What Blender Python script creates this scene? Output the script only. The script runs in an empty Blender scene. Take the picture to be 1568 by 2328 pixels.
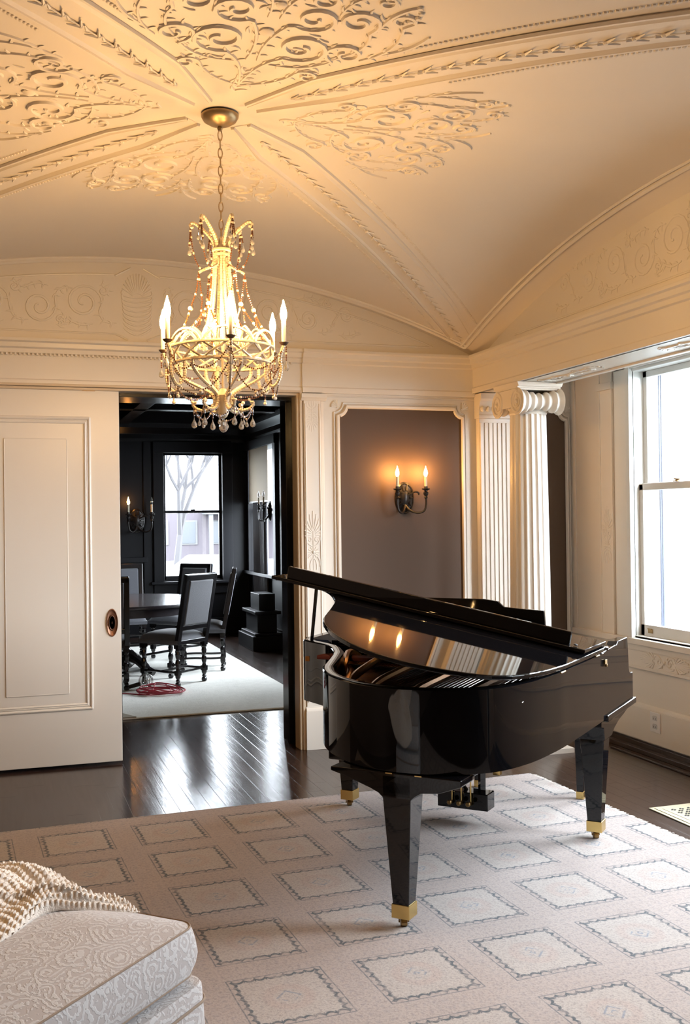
import bpy, math, random
from mathutils import Vector, Matrix
random.seed(7)
PI = math.pi
S = bpy.context.scene
COL = S.collection

# ------------------------------------------------------------------ camera
def cam_setup():
    yaw, p, r, F = .32006731, .00650262, -.01247091, 2385.65
    cy, sy = math.cos(yaw), math.sin(yaw)
    W = Vector((sy*math.cos(p), cy*math.cos(p), math.sin(p)))
    rt = Vector((cy, -sy, 0)); up = rt.cross(W)
    c, s = math.cos(r), math.sin(r)
    R = c*rt + s*up; U = -s*rt + c*up
    cd = bpy.data.cameras.new('camera'); co = bpy.data.objects.new('camera', cd); COL.objects.link(co)
    cd.sensor_fit = 'HORIZONTAL'; cd.sensor_width = 36; cd.lens = F*36/1568
    cd.clip_start = .05; cd.clip_end = 300
    m = Matrix((R, U, -W)).transposed().to_4x4(); m.translation = (0, 0, 1.55)
    co.matrix_world = m
    S.camera = co
cam_setup()

# ------------------------------------------------------------------ light
EXPOSURE = 0.0
SKY = 38.0
CHAND_BULB = 880.0
SCONCE_BULB = 460.0
S.view_settings.view_transform = 'Standard'; S.view_settings.look = 'None'
S.view_settings.exposure = EXPOSURE; S.view_settings.gamma = 1
S.view_settings.use_curve_mapping = False
w = bpy.data.worlds.new('sky'); S.world = w; w.use_nodes = True
bg = w.node_tree.nodes['Background']; bg.inputs[0].default_value = (.84, .92, 1.0, 1); bg.inputs[1].default_value = SKY
S.cycles.max_bounces = 7; S.cycles.diffuse_bounces = 4; S.cycles.glossy_bounces = 4; S.cycles.transmission_bounces = 6
S.cycles.transparent_max_bounces = 12; S.cycles.caustics_reflective = False; S.cycles.caustics_refractive = False
S.cycles.sample_clamp_indirect = 4.0; S.cycles.sample_clamp_direct = 0
def portal(name, loc, rot, sx, sy):
    l = bpy.data.lights.new(name, 'AREA'); l.shape = 'RECTANGLE'; l.size = sx; l.size_y = sy; l.cycles.is_portal = True
    o = bpy.data.objects.new(name, l); COL.objects.link(o); o.location = loc; o.rotation_euler = rot
WIN_Z0, WIN_Z1 = .79, 2.50          # glass of the right windows
WIN_Y = [(5.36, 6.04), (3.95, 4.95), (2.55, 3.55)]
for a, b in WIN_Y:
    portal('window_portal', (4.22, (a+b)/2, (WIN_Z0+WIN_Z1)/2), (0, PI/2, 0), WIN_Z1-WIN_Z0, b-a)
portal('window_portal', (2.53, 14.42, 1.62), (-PI/2, 0, 0), .85, 1.75)
portal('window_portal', (3.45, 13.4, 1.7), (0, PI/2, 0), 1.7, 1.4)
portal('window_portal', (3.45, 10.6, 1.7), (0, PI/2, 0), 1.7, 1.6)

# ------------------------------------------------------------------ materials
MATS = {}
def mat(name, col, rough=.5, metal=0, spec=.5, coat=0, bump=None, var=None, emit=None, estr=0, trans=0, sheen=0, ior=None):
    if name in MATS: return MATS[name]
    m = bpy.data.materials.new(name); m.use_nodes = True; nt = m.node_tree; b = nt.nodes['Principled BSDF']
    b.inputs['Base Color'].default_value = (*col, 1); b.inputs['Roughness'].default_value = rough
    b.inputs['Metallic'].default_value = metal; b.inputs['Specular IOR Level'].default_value = spec
    b.inputs['Coat Weight'].default_value = coat; b.inputs['Coat Roughness'].default_value = .03
    if trans: b.inputs['Transmission Weight'].default_value = trans
    if ior: b.inputs['IOR'].default_value = ior
    if sheen: b.inputs['Sheen Weight'].default_value = sheen
    if emit: b.inputs['Emission Color'].default_value = (*emit, 1); b.inputs['Emission Strength'].default_value = estr
    if bump or var:
        tc = nt.nodes.new('ShaderNodeTexCoord')
    if bump:
        sc, st = bump
        n = nt.nodes.new('ShaderNodeTexNoise'); n.inputs['Scale'].default_value = sc; n.inputs['Detail'].default_value = 4
        nt.links.new(tc.outputs['Object'], n.inputs['Vector'])
        bp = nt.nodes.new('ShaderNodeBump'); bp.inputs['Strength'].default_value = st; bp.inputs['Distance'].default_value = .01
        nt.links.new(n.outputs['Fac'], bp.inputs['Height']); nt.links.new(bp.outputs[0], b.inputs['Normal'])
    if var:
        sc, col2 = var
        n = nt.nodes.new('ShaderNodeTexNoise'); n.inputs['Scale'].default_value = sc; n.inputs['Detail'].default_value = 5
        nt.links.new(tc.outputs['Object'], n.inputs['Vector'])
        r = nt.nodes.new('ShaderNodeValToRGB'); r.color_ramp.elements[0].position = .35; r.color_ramp.elements[1].position = .65
        r.color_ramp.elements[0].color = (*col, 1); r.color_ramp.elements[1].color = (*col2, 1)
        nt.links.new(n.outputs['Fac'], r.inputs[0]); nt.links.new(r.outputs[0], b.inputs['Base Color'])
    MATS[name] = m
    return m

WALL = mat('warm_white_paint', (.77, .715, .635), .32, bump=(6, .03))
CEIL = mat('ceiling_plaster', (.76, .685, .585), .5, bump=(9, .06), var=(1.3, (.74, .665, .565)))
TAUPE = mat('taupe_paint', (.095, .063, .045), .6, spec=.2, bump=(40, .03))
BLACKP = mat('black_paint', (.004, .0042, .006), .5, spec=.2, bump=(5, .02))
BLACKJ = mat('black_gloss_jamb', (.006, .0065, .009), .2, spec=.4, bump=(5, .02))
PIANO = mat('black_polyester_lacquer', (.004, .004, .005), .03, spec=.5)
BRASS = mat('brass', (.72, .52, .20), .25, 1)
OLDBRASS = mat('dark_brass', (.30, .19, .08), .35, 1)
COPPER = mat('aged_copper', (.30, .15, .09), .4, .8)
BRONZE = mat('bronze_plate_paint', (.52, .26, .09), .3, .75)
WOODSB = mat('spruce_soundboard', (.20, .09, .035), .35, var=(14, (.14, .06, .025)))
FELT = mat('dark_red_felt', (.10, .02, .02), .9)
STEEL = mat('steel_wire', (.5, .48, .45), .3, 1)
BLACKIRON = mat('black_iron', (.018, .015, .014), .35, .3, bump=(50, .1))
CREAMMETAL = mat('cream_painted_beading', (.72, .60, .42), .3, .1)
BEAD = mat('amber_glass_beads', (.12, .045, .015), .12, 0, .8)
PEARL = mat('pearl_beads', (.85, .72, .55), .15)
CANDLE = mat('candle_sleeve_cream', (.80, .70, .52), .5)
IVORY = mat('ivory_keys', (.85, .82, .75), .25)
DKFAB = mat('charcoal_upholstery', (.085, .087, .10), .8, bump=(180, .2), sheen=.3)
DKWOOD = mat('ebonised_wood', (.012, .011, .012), .22)
TABLEW = mat('dark_table_wood', (.05, .045, .05), .18, var=(7, (.035, .03, .035)))
REDCORD = mat('red_cord', (.35, .03, .05), .45)
OUTLETM = mat('white_plastic', (.80, .80, .80), .3)
NICKEL = mat('nickel', (.45, .45, .47), .2, 1)
SILLW = mat('white_sash_paint', (.80, .80, .77), .3, bump=(8, .03))
SHADE = mat('tan_roller_shade', (.34, .27, .19), .8)
SNOW = mat('pale_ground', (.12, .13, .13), .9)
BRNZ = mat('canopy_bronze', (.42, .30, .16), .35, .85)
DKIN = mat('shadow_and_rubber_black', (.02, .018, .016), .6)  # black for shaded openings, also the plain black of rubber and lamp handle
GREYC = mat('grey_curtain', (.10, .10, .11), .5)

def emis(name, col, st):
    m = bpy.data.materials.new(name); m.use_nodes = True; nt = m.node_tree; nt.nodes.clear()
    e = nt.nodes.new('ShaderNodeEmission'); e.inputs[0].default_value = (*col, 1); e.inputs[1].default_value = st
    o = nt.nodes.new('ShaderNodeOutputMaterial'); nt.links.new(e.outputs[0], o.inputs[0]); return m
BULB = emis('lit_bulb_glass', (1, .58, .22), CHAND_BULB)
BULB2 = emis('lit_sconce_bulb', (1, .48, .13), SCONCE_BULB)
BULB3 = emis('lit_amber_bulb', (1, .42, .10), 110)
def glassmat(name, tint=(1, 1, 1), refl=.07):
    m = bpy.data.materials.new(name); m.use_nodes = True; nt = m.node_tree; nt.nodes.clear()
    t = nt.nodes.new('ShaderNodeBsdfTransparent'); t.inputs[0].default_value = (*tint, 1)
    g = nt.nodes.new('ShaderNodeBsdfGlossy'); g.inputs['Roughness'].default_value = .02
    mx = nt.nodes.new('ShaderNodeMixShader'); mx.inputs[0].default_value = refl
    o = nt.nodes.new('ShaderNodeOutputMaterial')
    nt.links.new(t.outputs[0], mx.inputs[1]); nt.links.new(g.outputs[0], mx.inputs[2]); nt.links.new(mx.outputs[0], o.inputs[0]); return m
GLASS = glassmat('window_glass')
CRYSTAL = mat('cut_crystal', (.95, .93, .9), .03, 0, .8, trans=.75, ior=1.5)
CLEARB = glassmat('clear_unlit_bulb', (.9, .9, .9), .3)

# node helper -------------------------------------------------------
class N:
    def __init__(s, m): s.nt = m.node_tree; s.L = s.nt.links
    def n(s, t, **k):
        x = s.nt.nodes.new(t)
        for a, b in k.items(): setattr(x, a, b)
        return x
    def m(s, op, a, b=None, c=None):
        x = s.n('ShaderNodeMath', operation=op)
        for i, v in enumerate((a, b, c)):
            if v is None: continue
            if isinstance(v, (int, float)): x.inputs[i].default_value = v
            else: s.L.new(v, x.inputs[i])
        return x.outputs[0]
    def mix(s, f, a, b):
        x = s.n('ShaderNodeMix', data_type='RGBA')
        if isinstance(f, (int, float)): x.inputs[0].default_value = f
        else: s.L.new(f, x.inputs[0])
        for i, v in ((6, a), (7, b)):
            if isinstance(v, tuple): x.inputs[i].default_value = (*v, 1)
            else: s.L.new(v, x.inputs[i])
        return x.outputs[2]
    def noise(s, vec, sc, det=4, rough=.5, dist=0):
        x = s.n('ShaderNodeTexNoise'); x.inputs['Scale'].default_value = sc; x.inputs['Detail'].default_value = det
        x.inputs['Roughness'].default_value = rough; x.inputs['Distortion'].default_value = dist
        s.L.new(vec, x.inputs['Vector']); return x.outputs['Fac']
    def step(s, v, e0, e1):
        x = s.n('ShaderNodeMapRange', interpolation_type='SMOOTHSTEP')
        s.L.new(v, x.inputs[0]); x.inputs[1].default_value = e0; x.inputs[2].default_value = e1
        return x.outputs[0]

def wood_floor(name, c1, c2, rough, width=.083):
    m = bpy.data.materials.new(name); m.use_nodes = True; N_ = N(m); b = m.node_tree.nodes['Principled BSDF']
    tc = N_.n('ShaderNodeTexCoord'); sp = N_.n('ShaderNodeSeparateXYZ'); N_.L.new(tc.outputs['Object'], sp.inputs[0])
    q = N_.m('DIVIDE', sp.outputs[0], width); fl = N_.m('FLOOR', q); fr = N_.m('FRACT', q)
    wn = N_.n('ShaderNodeTexWhiteNoise', noise_dimensions='1D'); N_.L.new(fl, wn.inputs['W'])
    yo = N_.m('ADD', sp.outputs[1], N_.m('MULTIPLY', wn.outputs[0], 3.1)); yq = N_.m('DIVIDE', yo, 1.15)
    yf = N_.m('FLOOR', yq); yfr = N_.m('FRACT', yq)
    wn2 = N_.n('ShaderNodeTexWhiteNoise', noise_dimensions='2D'); cv = N_.n('ShaderNodeCombineXYZ')
    N_.L.new(fl, cv.inputs[0]); N_.L.new(yf, cv.inputs[1]); N_.L.new(cv.outputs[0], wn2.inputs['Vector'])
    gv = N_.n('ShaderNodeCombineXYZ'); N_.L.new(N_.m('MULTIPLY', sp.outputs[0], 38), gv.inputs[0])
    N_.L.new(N_.m('ADD', N_.m('MULTIPLY', sp.outputs[1], 2.2), N_.m('MULTIPLY', wn2.outputs[0], 40)), gv.inputs[1])
    g = N_.noise(gv.outputs[0], 1.0, 6, .62, .6)
    f = N_.m('ADD', N_.m('MULTIPLY', wn2.outputs[0], .45), N_.m('MULTIPLY', g, .55))
    c = N_.mix(f, c1, c2)
    edge = N_.m('MULTIPLY', N_.step(fr, 0, .035), N_.step(yfr, 0, .003))
    c = N_.mix(edge, (.004, .003, .003), c)
    N_.L.new(c, b.inputs['Base Color'])
    N_.L.new(N_.m('ADD', rough, N_.m('MULTIPLY', g, .14)), b.inputs['Roughness'])
    bp = N_.n('ShaderNodeBump'); bp.inputs['Strength'].default_value = .25; bp.inputs['Distance'].default_value = .004
    N_.L.new(N_.m('ADD', N_.m('MULTIPLY', edge, .6), N_.m('MULTIPLY', g, .35)), bp.inputs['Height']); N_.L.new(bp.outputs[0], b.inputs['Normal'])
    return m
FLOORM = wood_floor('walnut_floor_boards', (.016, .008, .006), (.055, .029, .020), .13)

def rug_mat():
    m = bpy.data.materials.new('printed_square_rug'); m.use_nodes = True; k = N(m); b = m.node_tree.nodes['Principled BSDF']
    tc = k.n('ShaderNodeTexCoord'); sp = k.n('ShaderNodeSeparateXYZ'); k.L.new(tc.outputs['Object'], sp.inputs[0])
    P = .452; PY = .485
    nz = k.noise(tc.outputs['Object'], 9, 3); nf = k.noise(tc.outputs['Object'], 110, 3, .7); nm = k.noise(tc.outputs['Object'], 3.2, 4)
    nb = k.noise(tc.outputs['Object'], 34, 3, .6)
    def cell(o, p):
        q = k.m('DIVIDE', k.m('ADD', o, k.m('MULTIPLY', k.m('SUBTRACT', nz, .5), .006)), p)
        return k.m('SUBTRACT', k.m('FRACT', q), .5)
    x = cell(sp.outputs[0], P); y = cell(sp.outputs[1], PY)
    ax = k.m('ABSOLUTE', x); ay = k.m('ABSOLUTE', y); d = k.m('MAXIMUM', ax, ay); mn = k.m('MINIMUM', ax, ay)
    along = k.m('ADD', x, y)   # runs along every side
    sc = k.m('ABSOLUTE', k.m('SINE', k.m('MULTIPLY', k.m('SUBTRACT', x, y), 29)))
    al = k.m('ABSOLUTE', k.m('SINE', k.m('MULTIPLY', mn, 31)))
    # scalloped frame: a line whose distance from the centre swings with the position along the side
    al2 = k.m('ABSOLUTE', k.m('SINE', k.m('ADD', k.m('MULTIPLY', mn, 37), k.m('MULTIPLY', nz, 1.2))))
    r0 = k.m('SUBTRACT', .350, k.m('MULTIPLY', k.m('POWER', al2, .6), .040))
    line = k.m('SUBTRACT', 1, k.step(k.m('ABSOLUTE', k.m('SUBTRACT', d, r0)), .008, .018))
    hook = k.m('MULTIPLY', k.m('SUBTRACT', 1, k.step(al2, .10, .34)), k.m('MULTIPLY', k.step(d, .300, .312), k.m('SUBTRACT', 1, k.step(d, .345, .355))))
    line = k.m('MAXIMUM', line, hook)
    thin = k.m('SUBTRACT', 1, k.step(k.m('ABSOLUTE', k.m('SUBTRACT', d, .366)), .003, .008))
    inside = k.m('SUBTRACT', 1, k.step(k.m('SUBTRACT', d, r0), -.006, .006))
    # centre flower: small diamond ring
    di = k.m('ADD', ax, ay)
    cen = k.m('SUBTRACT', 1, k.step(k.m('ABSOLUTE', k.m('SUBTRACT', di, .085)), .006, .016))
    cen2 = k.m('SUBTRACT', 1, k.step(k.m('ABSOLUTE', k.m('SUBTRACT', di, .022)), .006, .014))
    cen = k.m('MULTIPLY', k.m('MAXIMUM', cen, cen2), k.step(nb, .42, .55))
    rad = k.m('SQRT', k.m('ADD', k.m('MULTIPLY', x, x), k.m('MULTIPLY', y, y)))
    rose = k.m('SUBTRACT', 1, k.step(k.m('ABSOLUTE', k.m('SUBTRACT', rad, .15)), .02, .06))
    # beaded dots in the corridors between the squares
    dots = k.m('MULTIPLY', k.step(k.m('SINE', k.m('MULTIPLY', mn, 90)), .3, .9), k.m('SUBTRACT', 1, k.step(k.m('ABSOLUTE', k.m('SUBTRACT', d, .445)), .012, .026)))
    wear = k.step(nb, .34, .56)
    wear2 = k.step(nm, .30, .60)
    base = k.mix(nm, (.44, .375, .345), (.53, .475, .445))
    inn = k.mix(nb, (.47, .425, .39), (.60, .575, .54))
    c = k.mix(k.m('MULTIPLY', inside, .62), base, inn)
    c = k.mix(k.m('MULTIPLY', k.m('MULTIPLY', rose, inside), .35), c, (.50, .38, .34))
    c = k.mix(k.m('MULTIPLY', dots, .4), c, (.36, .33, .34))
    c = k.mix(k.m('MULTIPLY', thin, k.m('ADD', .35, k.m('MULTIPLY', wear, .5))), c, (.16, .18, .20))
    c = k.mix(k.m('MULTIPLY', line, k.m('MULTIPLY', k.m('ADD', .45, k.m('MULTIPLY', wear, .55)), .95)), c, (.105, .13, .15))
    c = k.mix(k.m('MULTIPLY', cen, .7), c, (.24, .29, .37))
    c = k.mix(k.m('MAXIMUM', k.m('MULTIPLY', k.m('SUBTRACT', nf, .46), 2.6), 0), c, (.27, .235, .235))
    k.L.new(c, b.inputs['Base Color']); b.inputs['Roughness'].default_value = .92; b.inputs['Specular IOR Level'].default_value = .15
    bp = k.n('ShaderNodeBump'); bp.inputs['Strength'].default_value = .35; bp.inputs['Distance'].default_value = .004
    k.L.new(nf, bp.inputs['Height']); k.L.new(bp.outputs[0], b.inputs['Normal'])
    return m
RUGM = rug_mat()
RUGEDGE = mat('rug_fringe_wool', (.66, .60, .54), .95)
CREAMRUG = mat('cream_wool_rug', (.80, .79, .74), .95, bump=(60, .4), var=(18, (.74, .73, .68)))

def paisley():
    m = bpy.data.materials.new('paisley_damask'); m.use_nodes = True; k = N(m); b = m.node_tree.nodes['Principled BSDF']
    tc = k.n('ShaderNodeTexCoord')
    def rings(sc, fq, dist, seed):
        mp = k.n('ShaderNodeMapping'); mp.inputs['Location'].default_value = (seed, seed*.7, seed*.3); mp.inputs['Scale'].default_value = (1, 1.35, 1)
        k.L.new(tc.outputs['Object'], mp.inputs[0])
        n3 = k.n('ShaderNodeTexNoise'); n3.inputs['Scale'].default_value = sc*.9; n3.inputs['Detail'].default_value = 2
        k.L.new(mp.outputs[0], n3.inputs['Vector'])
        va = k.n('ShaderNodeVectorMath', operation='MULTIPLY_ADD'); k.L.new(n3.outputs['Color'], va.inputs[0]); va.inputs[1].default_value = (dist,)*3; k.L.new(mp.outputs[0], va.inputs[2])
        v = k.n('ShaderNodeTexVoronoi'); v.inputs['Scale'].default_value = sc; k.L.new(va.outputs[0], v.inputs['Vector'])
        return k.m('SINE', k.m('MULTIPLY', v.outputs['Distance'], fq))
    a = rings(6.5, 60, .12, 1.3); c2 = rings(17, 24, .05, 5.1); c3 = rings(44, 14, .02, 2.2)
    msk = k.step(k.noise(tc.outputs['Object'], 6, 2), .42, .55)
    mx = k.n('ShaderNodeMix'); k.L.new(msk, mx.inputs[0]); k.L.new(a, mx.inputs[2]); k.L.new(c2, mx.inputs[3])
    f = k.m('ADD', k.m('MULTIPLY', mx.outputs[0], .62), k.m('MULTIPLY', c3, .38)); f = k.step(f, -.15, .35)
    fn = k.noise(tc.outputs['Object'], 260, 2)
    c = k.mix(f, (.47, .42, .40), (.60, .575, .56)); c = k.mix(k.m('MULTIPLY', fn, .3), c, (.35, .31, .29))
    k.L.new(c, b.inputs['Base Color']); b.inputs['Roughness'].default_value = .65; b.inputs['Sheen Weight'].default_value = .4; b.inputs['Specular IOR Level'].default_value = .2
    bp = k.n('ShaderNodeBump'); bp.inputs['Strength'].default_value = .3; bp.inputs['Distance'].default_value = .003
    k.L.new(f, bp.inputs['Height']); k.L.new(bp.outputs[0], b.inputs['Normal'])
    return m
PAISLEY = paisley()
KNIT = mat('cream_knit_wool', (.84, .74, .64), .9, bump=(260, .4), var=(60, (.88, .80, .71)), sheen=.4)
PIPING = mat('tan_piping', (.30, .22, .16), .8)

# ------------------------------------------------------------------ geometry
class G:
    def __init__(s): s.v = []; s.f = []; s.M = None
    def add(s, vs, fs):
        o = len(s.v)
        for p in vs:
            p = Vector(p)
            if s.M is not None: p = s.M @ p
            s.v.append(p)
        s.f += [tuple(i+o for i in f) for f in fs]
        return s
    def box(s, x0, x1, y0, y1, z0, z1):
        vs = [(x, y, z) for z in (z0, z1) for y in (y0, y1) for x in (x0, x1)]
        return s.add(vs, [(0, 2, 3, 1), (4, 5, 7, 6), (0, 1, 5, 4), (2, 6, 7, 3), (0, 4, 6, 2), (1, 3, 7, 5)])
    def prism(s, poly, f0, f1):
        """poly: 2D points; f0,f1: map 2D point -> 3D for the two caps"""
        n = len(poly); vs = [f0(p) for p in poly]+[f1(p) for p in poly]
        return s.add(vs, [tuple(range(n))[::-1], tuple(range(n, 2*n))]+[(i, (i+1) % n, n+(i+1) % n, n+i) for i in range(n)])
    def tube(s, pts, r, n=6, closed=False, flat=1.0, nrm=None):
        pts = [Vector(p) for p in pts]; m = len(pts)
        if m < 2: return s
        rr = r if isinstance(r, (list, tuple)) else [r]*m
        rings = []; prev = None
        for i, p in enumerate(pts):
            a = pts[(i-1) % m] if closed or i > 0 else p; b = pts[(i+1) % m] if closed or i < m-1 else p
            t = (b-a)
            if t.length < 1e-9: t = Vector((0, 0, 1))
            t.normalize()
            if nrm is not None: u = nrm - nrm.dot(t)*t
            else:
                ref = prev if prev is not None else (Vector((0, 0, 1)) if abs(t.z) < .9 else Vector((1, 0, 0)))
                u = ref - ref.dot(t)*t
            if u.length < 1e-6: u = t.orthogonal()
            u.normalize(); prev = u; w_ = t.cross(u)
            rings.append([p+(math.cos(2*PI*k/n)*u*flat+math.sin(2*PI*k/n)*w_)*rr[i] for k in range(n)])
        vs = [q for R in rings for q in R]; fs = []
        L = m if closed else m-1
        for i in range(L):
            j = (i+1) % m
            for k in range(n): fs.append((i*n+k, i*n+(k+1) % n, j*n+(k+1) % n, j*n+k))
        if not closed: fs += [tuple(range(n))[::-1], tuple((m-1)*n+k for k in range(n))]
        return s.add(vs, fs)
    def lathe(s, prof, c=(0, 0, 0), n=20, axis='Z'):
        c = Vector(c); vs = []; m = len(prof)
        for r, z in prof:
            for k in range(n):
                a = 2*PI*k/n; x, y = r*math.cos(a), r*math.sin(a)
                vs.append(c+Vector({'Z': (x, y, z), 'Y': (x, z, y), 'X': (z, x, y)}[axis]))
        fs = [(i*n+k, i*n+(k+1) % n, (i+1)*n+(k+1) % n, (i+1)*n+k) for i in range(m-1) for k in range(n)]
        fs += [tuple(range(n))[::-1], tuple((m-1)*n+k for k in range(n))]
        return s.add(vs, fs)
    def ball(s, c, r, n=6, m=4, sz=1.0, sx=1.0):
        c = Vector(c); vs = [c+Vector((0, 0, r*sz))]
        for i in range(1, m):
            t = PI*i/m
            for k in range(n): vs.append(c+Vector((r*sx*math.sin(t)*math.cos(2*PI*k/n), r*math.sin(t)*math.sin(2*PI*k/n), r*sz*math.cos(t))))
        vs.append(c-Vector((0, 0, r*sz))); e = len(vs)-1
        fs = [(0, 1+k, 1+(k+1) % n) for k in range(n)]
        for i in range(m-2):
            for k in range(n): fs.append((1+i*n+k, 1+(i+1)*n+k, 1+(i+1)*n+(k+1) % n, 1+i*n+(k+1) % n))
        fs += [(e, 1+(m-2)*n+(k+1) % n, 1+(m-2)*n+k) for k in range(n)]
        return s.add(vs, fs)
    def sweep(s, path, prof, frame, closed=False):
        """prof 2D closed section; frame(i)->(origin,U,V)"""
        n = len(prof); vs = []
        for i in range(len(path)):
            o, U, V = frame(i)
            vs += [o+U*a+V*b for a, b in prof]
        m = len(path); fs = []
        for i in range(m if closed else m-1):
            j = (i+1) % m
            for k in range(n): fs.append((i*n+k, i*n+(k+1) % n, j*n+(k+1) % n, j*n+k))
        if not closed: fs += [tuple(range(n))[::-1], tuple((m-1)*n+k for k in range(n))]
        return s.add(vs, fs)
    def build(s, name, m, parent=None, smooth=False, bevel=0, seg=2):
        me = bpy.data.meshes.new(name); me.from_pydata([tuple(p) for p in s.v], [], s.f)
        me.materials.append(m)
        import bmesh
        bm = bmesh.new(); bm.from_mesh(me); bmesh.ops.recalc_face_normals(bm, faces=bm.faces)
        if smooth:
            for f in bm.faces: f.smooth = True
            for e in bm.edges:
                if len(e.link_faces) == 2 and e.calc_face_angle(0) > .7: e.smooth = False
        bm.to_mesh(me); bm.free()
        o = bpy.data.objects.new(name, me); COL.objects.link(o)
        if parent is not None: o.parent = parent
        if bevel:
            b = o.modifiers.new('bevel', 'BEVEL'); b.width = bevel; b.segments = seg; b.limit_method = 'ANGLE'; b.angle_limit = .6
        return o
def tag(o, label, cat, group=None):
    o['label'] = label; o['category'] = cat
    if group: o['group'] = group
    return o
def struct(o): o['kind'] = 'structure'; return o
def thing(name, label, cat, loc=(0, 0, 0), rz=0, group=None):
    o = bpy.data.objects.new(name, None); COL.objects.link(o); o.location = loc; o.rotation_euler = (0, 0, rz); o.empty_display_size = .1
    return tag(o, label, cat, group)
def copy_tree(o, parent=None):
    c = o.copy(); COL.objects.link(c); c.parent = parent
    for ch in list(o.children): copy_tree(ch, c)
    return c
def catmull(pts, n=8, closed=False):
    P = [Vector(p) for p in pts]; m = len(P); out = []
    rng = range(m) if closed else range(m-1)
    for i in rng:
        g = (lambda j: P[j % m]) if closed else (lambda j: P[max(0, min(m-1, j))])
        p0, p1, p2, p3 = g(i-1), g(i), g(i+1), g(i+2)
        for k in range(n):
            t = k/n
            out.append(.5*((2*p1)+(-p0+p2)*t+(2*p0-5*p1+4*p2-p3)*t*t+(-p0+3*p1-3*p2+p3)*t**3))
    if not closed: out.append(P[-1])
    return out
def V3(x, y, z): return Vector((x, y, z))

# ================================================================== SETTING
D = 6.82; XR = 3.24; XC, YC = .87, 4.13; HALF = 2.37; HY = D-YC
SPR = 2.695
def arc(d, half, rise=.512):
    R = (half*half+rise*rise)/(2*rise); d = min(abs(d), half)
    return math.sqrt(R*R-d*d)-(R-rise)
def vz(x, y):
    a = arc(x-XC, HALF); b = arc(y-YC, HY)
    rx = (x-XC)/HALF; ry = (y-YC)/HY
    return SPR+max(a, b)-.028*max(0, 1-rx*rx)*max(0, 1-ry*ry)
X0 = XC-HALF; YN = YC-HY
BAND = .12
# floor
g = G().box(-2.2, 4.4, -2.3, 15.2, -.12, 0); struct(g.build('floor', FLOORM))
# vault
g = G(); NX = 110
xs = [X0+BAND+(2*HALF-2*BAND)*i/NX for i in range(NX+1)]; ys = [YN+BAND+(2*HY-2*BAND)*i/NX for i in range(NX+1)]
g.add([(x, y, vz(x, y)) for y in ys for x in xs], [(j*(NX+1)+i, j*(NX+1)+i+1, (j+1)*(NX+1)+i+1, (j+1)*(NX+1)+i) for j in range(NX) for i in range(NX)])
# shallow cove between vault edge and each lunette wall
def cove(wallpt, inpt, drop, span, M=70):
    st = [wallpt(-span+2*span*i/M, 0) for i in range(M+1)]; 
    en = [inpt(-span+2*span*i/M) for i in range(M+1)]
    vs = []
    for i in range(M+1):
        a, b = st[i], en[i]; a = V3(a.x, a.y, max(SPR, a.z-drop))
        vs += [b, b*.6+a*.4+V3(0, 0, .012), a]
    g.add(vs, [(3*i+k, 3*i+k+1, 3*i+k+4, 3*i+k+3) for i in range(M) for k in range(2)])
    return st, en
cl = lambda v_, h: max(-h, min(h, v_))
cove(lambda d, _: V3(XC+d, D, vz(XC+d, D)), lambda d: V3(XC+cl(d, HALF-BAND), D-BAND, vz(XC+cl(d, HALF-BAND), D-BAND)), 0, HALF)
cove(lambda d, _: V3(XR, YC+d, vz(XR, YC+d)), lambda d: V3(XR-BAND, YC+cl(d, HY-BAND), vz(XR-BAND, YC+cl(d, HY-BAND))), .072, HY)
cove(lambda d, _: V3(X0, YC+d, vz(X0, YC+d)), lambda d: V3(X0+BAND, YC+cl(d, HY-BAND), vz(X0+BAND, YC+cl(d, HY-BAND))), .05, HY)
cove(lambda d, _: V3(XC+d, YN, vz(XC+d, YN)), lambda d: V3(XC+cl(d, HALF-BAND), YN+BAND, vz(XC+cl(d, HALF-BAND), YN+BAND)), .05, HALF)
struct(g.build('ceiling', CEIL, smooth=True))
# flat ceiling of the front part of the room, and a roof deck keeping the sky out
struct(G().box(X0-.5, 4.3, -2.3, YN, 2.69, 2.75).box(X0-.4, 4.3, YN-.01, YN+.03, 2.69, 3.5).box(X0-.5, 4.4, -2.4, 15.4, 3.5, 3.56).build('ceiling', CEIL))

# arch mouldings along the vault edge (two rolls)
def arch_mould(fn, side, M=80, r=(.018, .011)):
    g = G()
    for off, rr in ((0, r[0]), (.04, r[1])):
        pts = [fn(-1+2*i/M, off) for i in range(M+1)]
        g.tube(pts, rr, 6)
    return struct(g.build(side, WALL, smooth=True))
arch_mould(lambda t, o: V3(XC+t*(HALF-BAND), D-BAND-o*.9, vz(XC+t*(HALF-BAND), D-BAND)-.004+o*.1), 'trim_1')
arch_mould(lambda t, o: V3(XR-BAND-o*.9, YC+t*(HY-BAND), vz(XR-BAND, YC+t*(HY-BAND))-.004+o*.1), 'trim_2')

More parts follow.
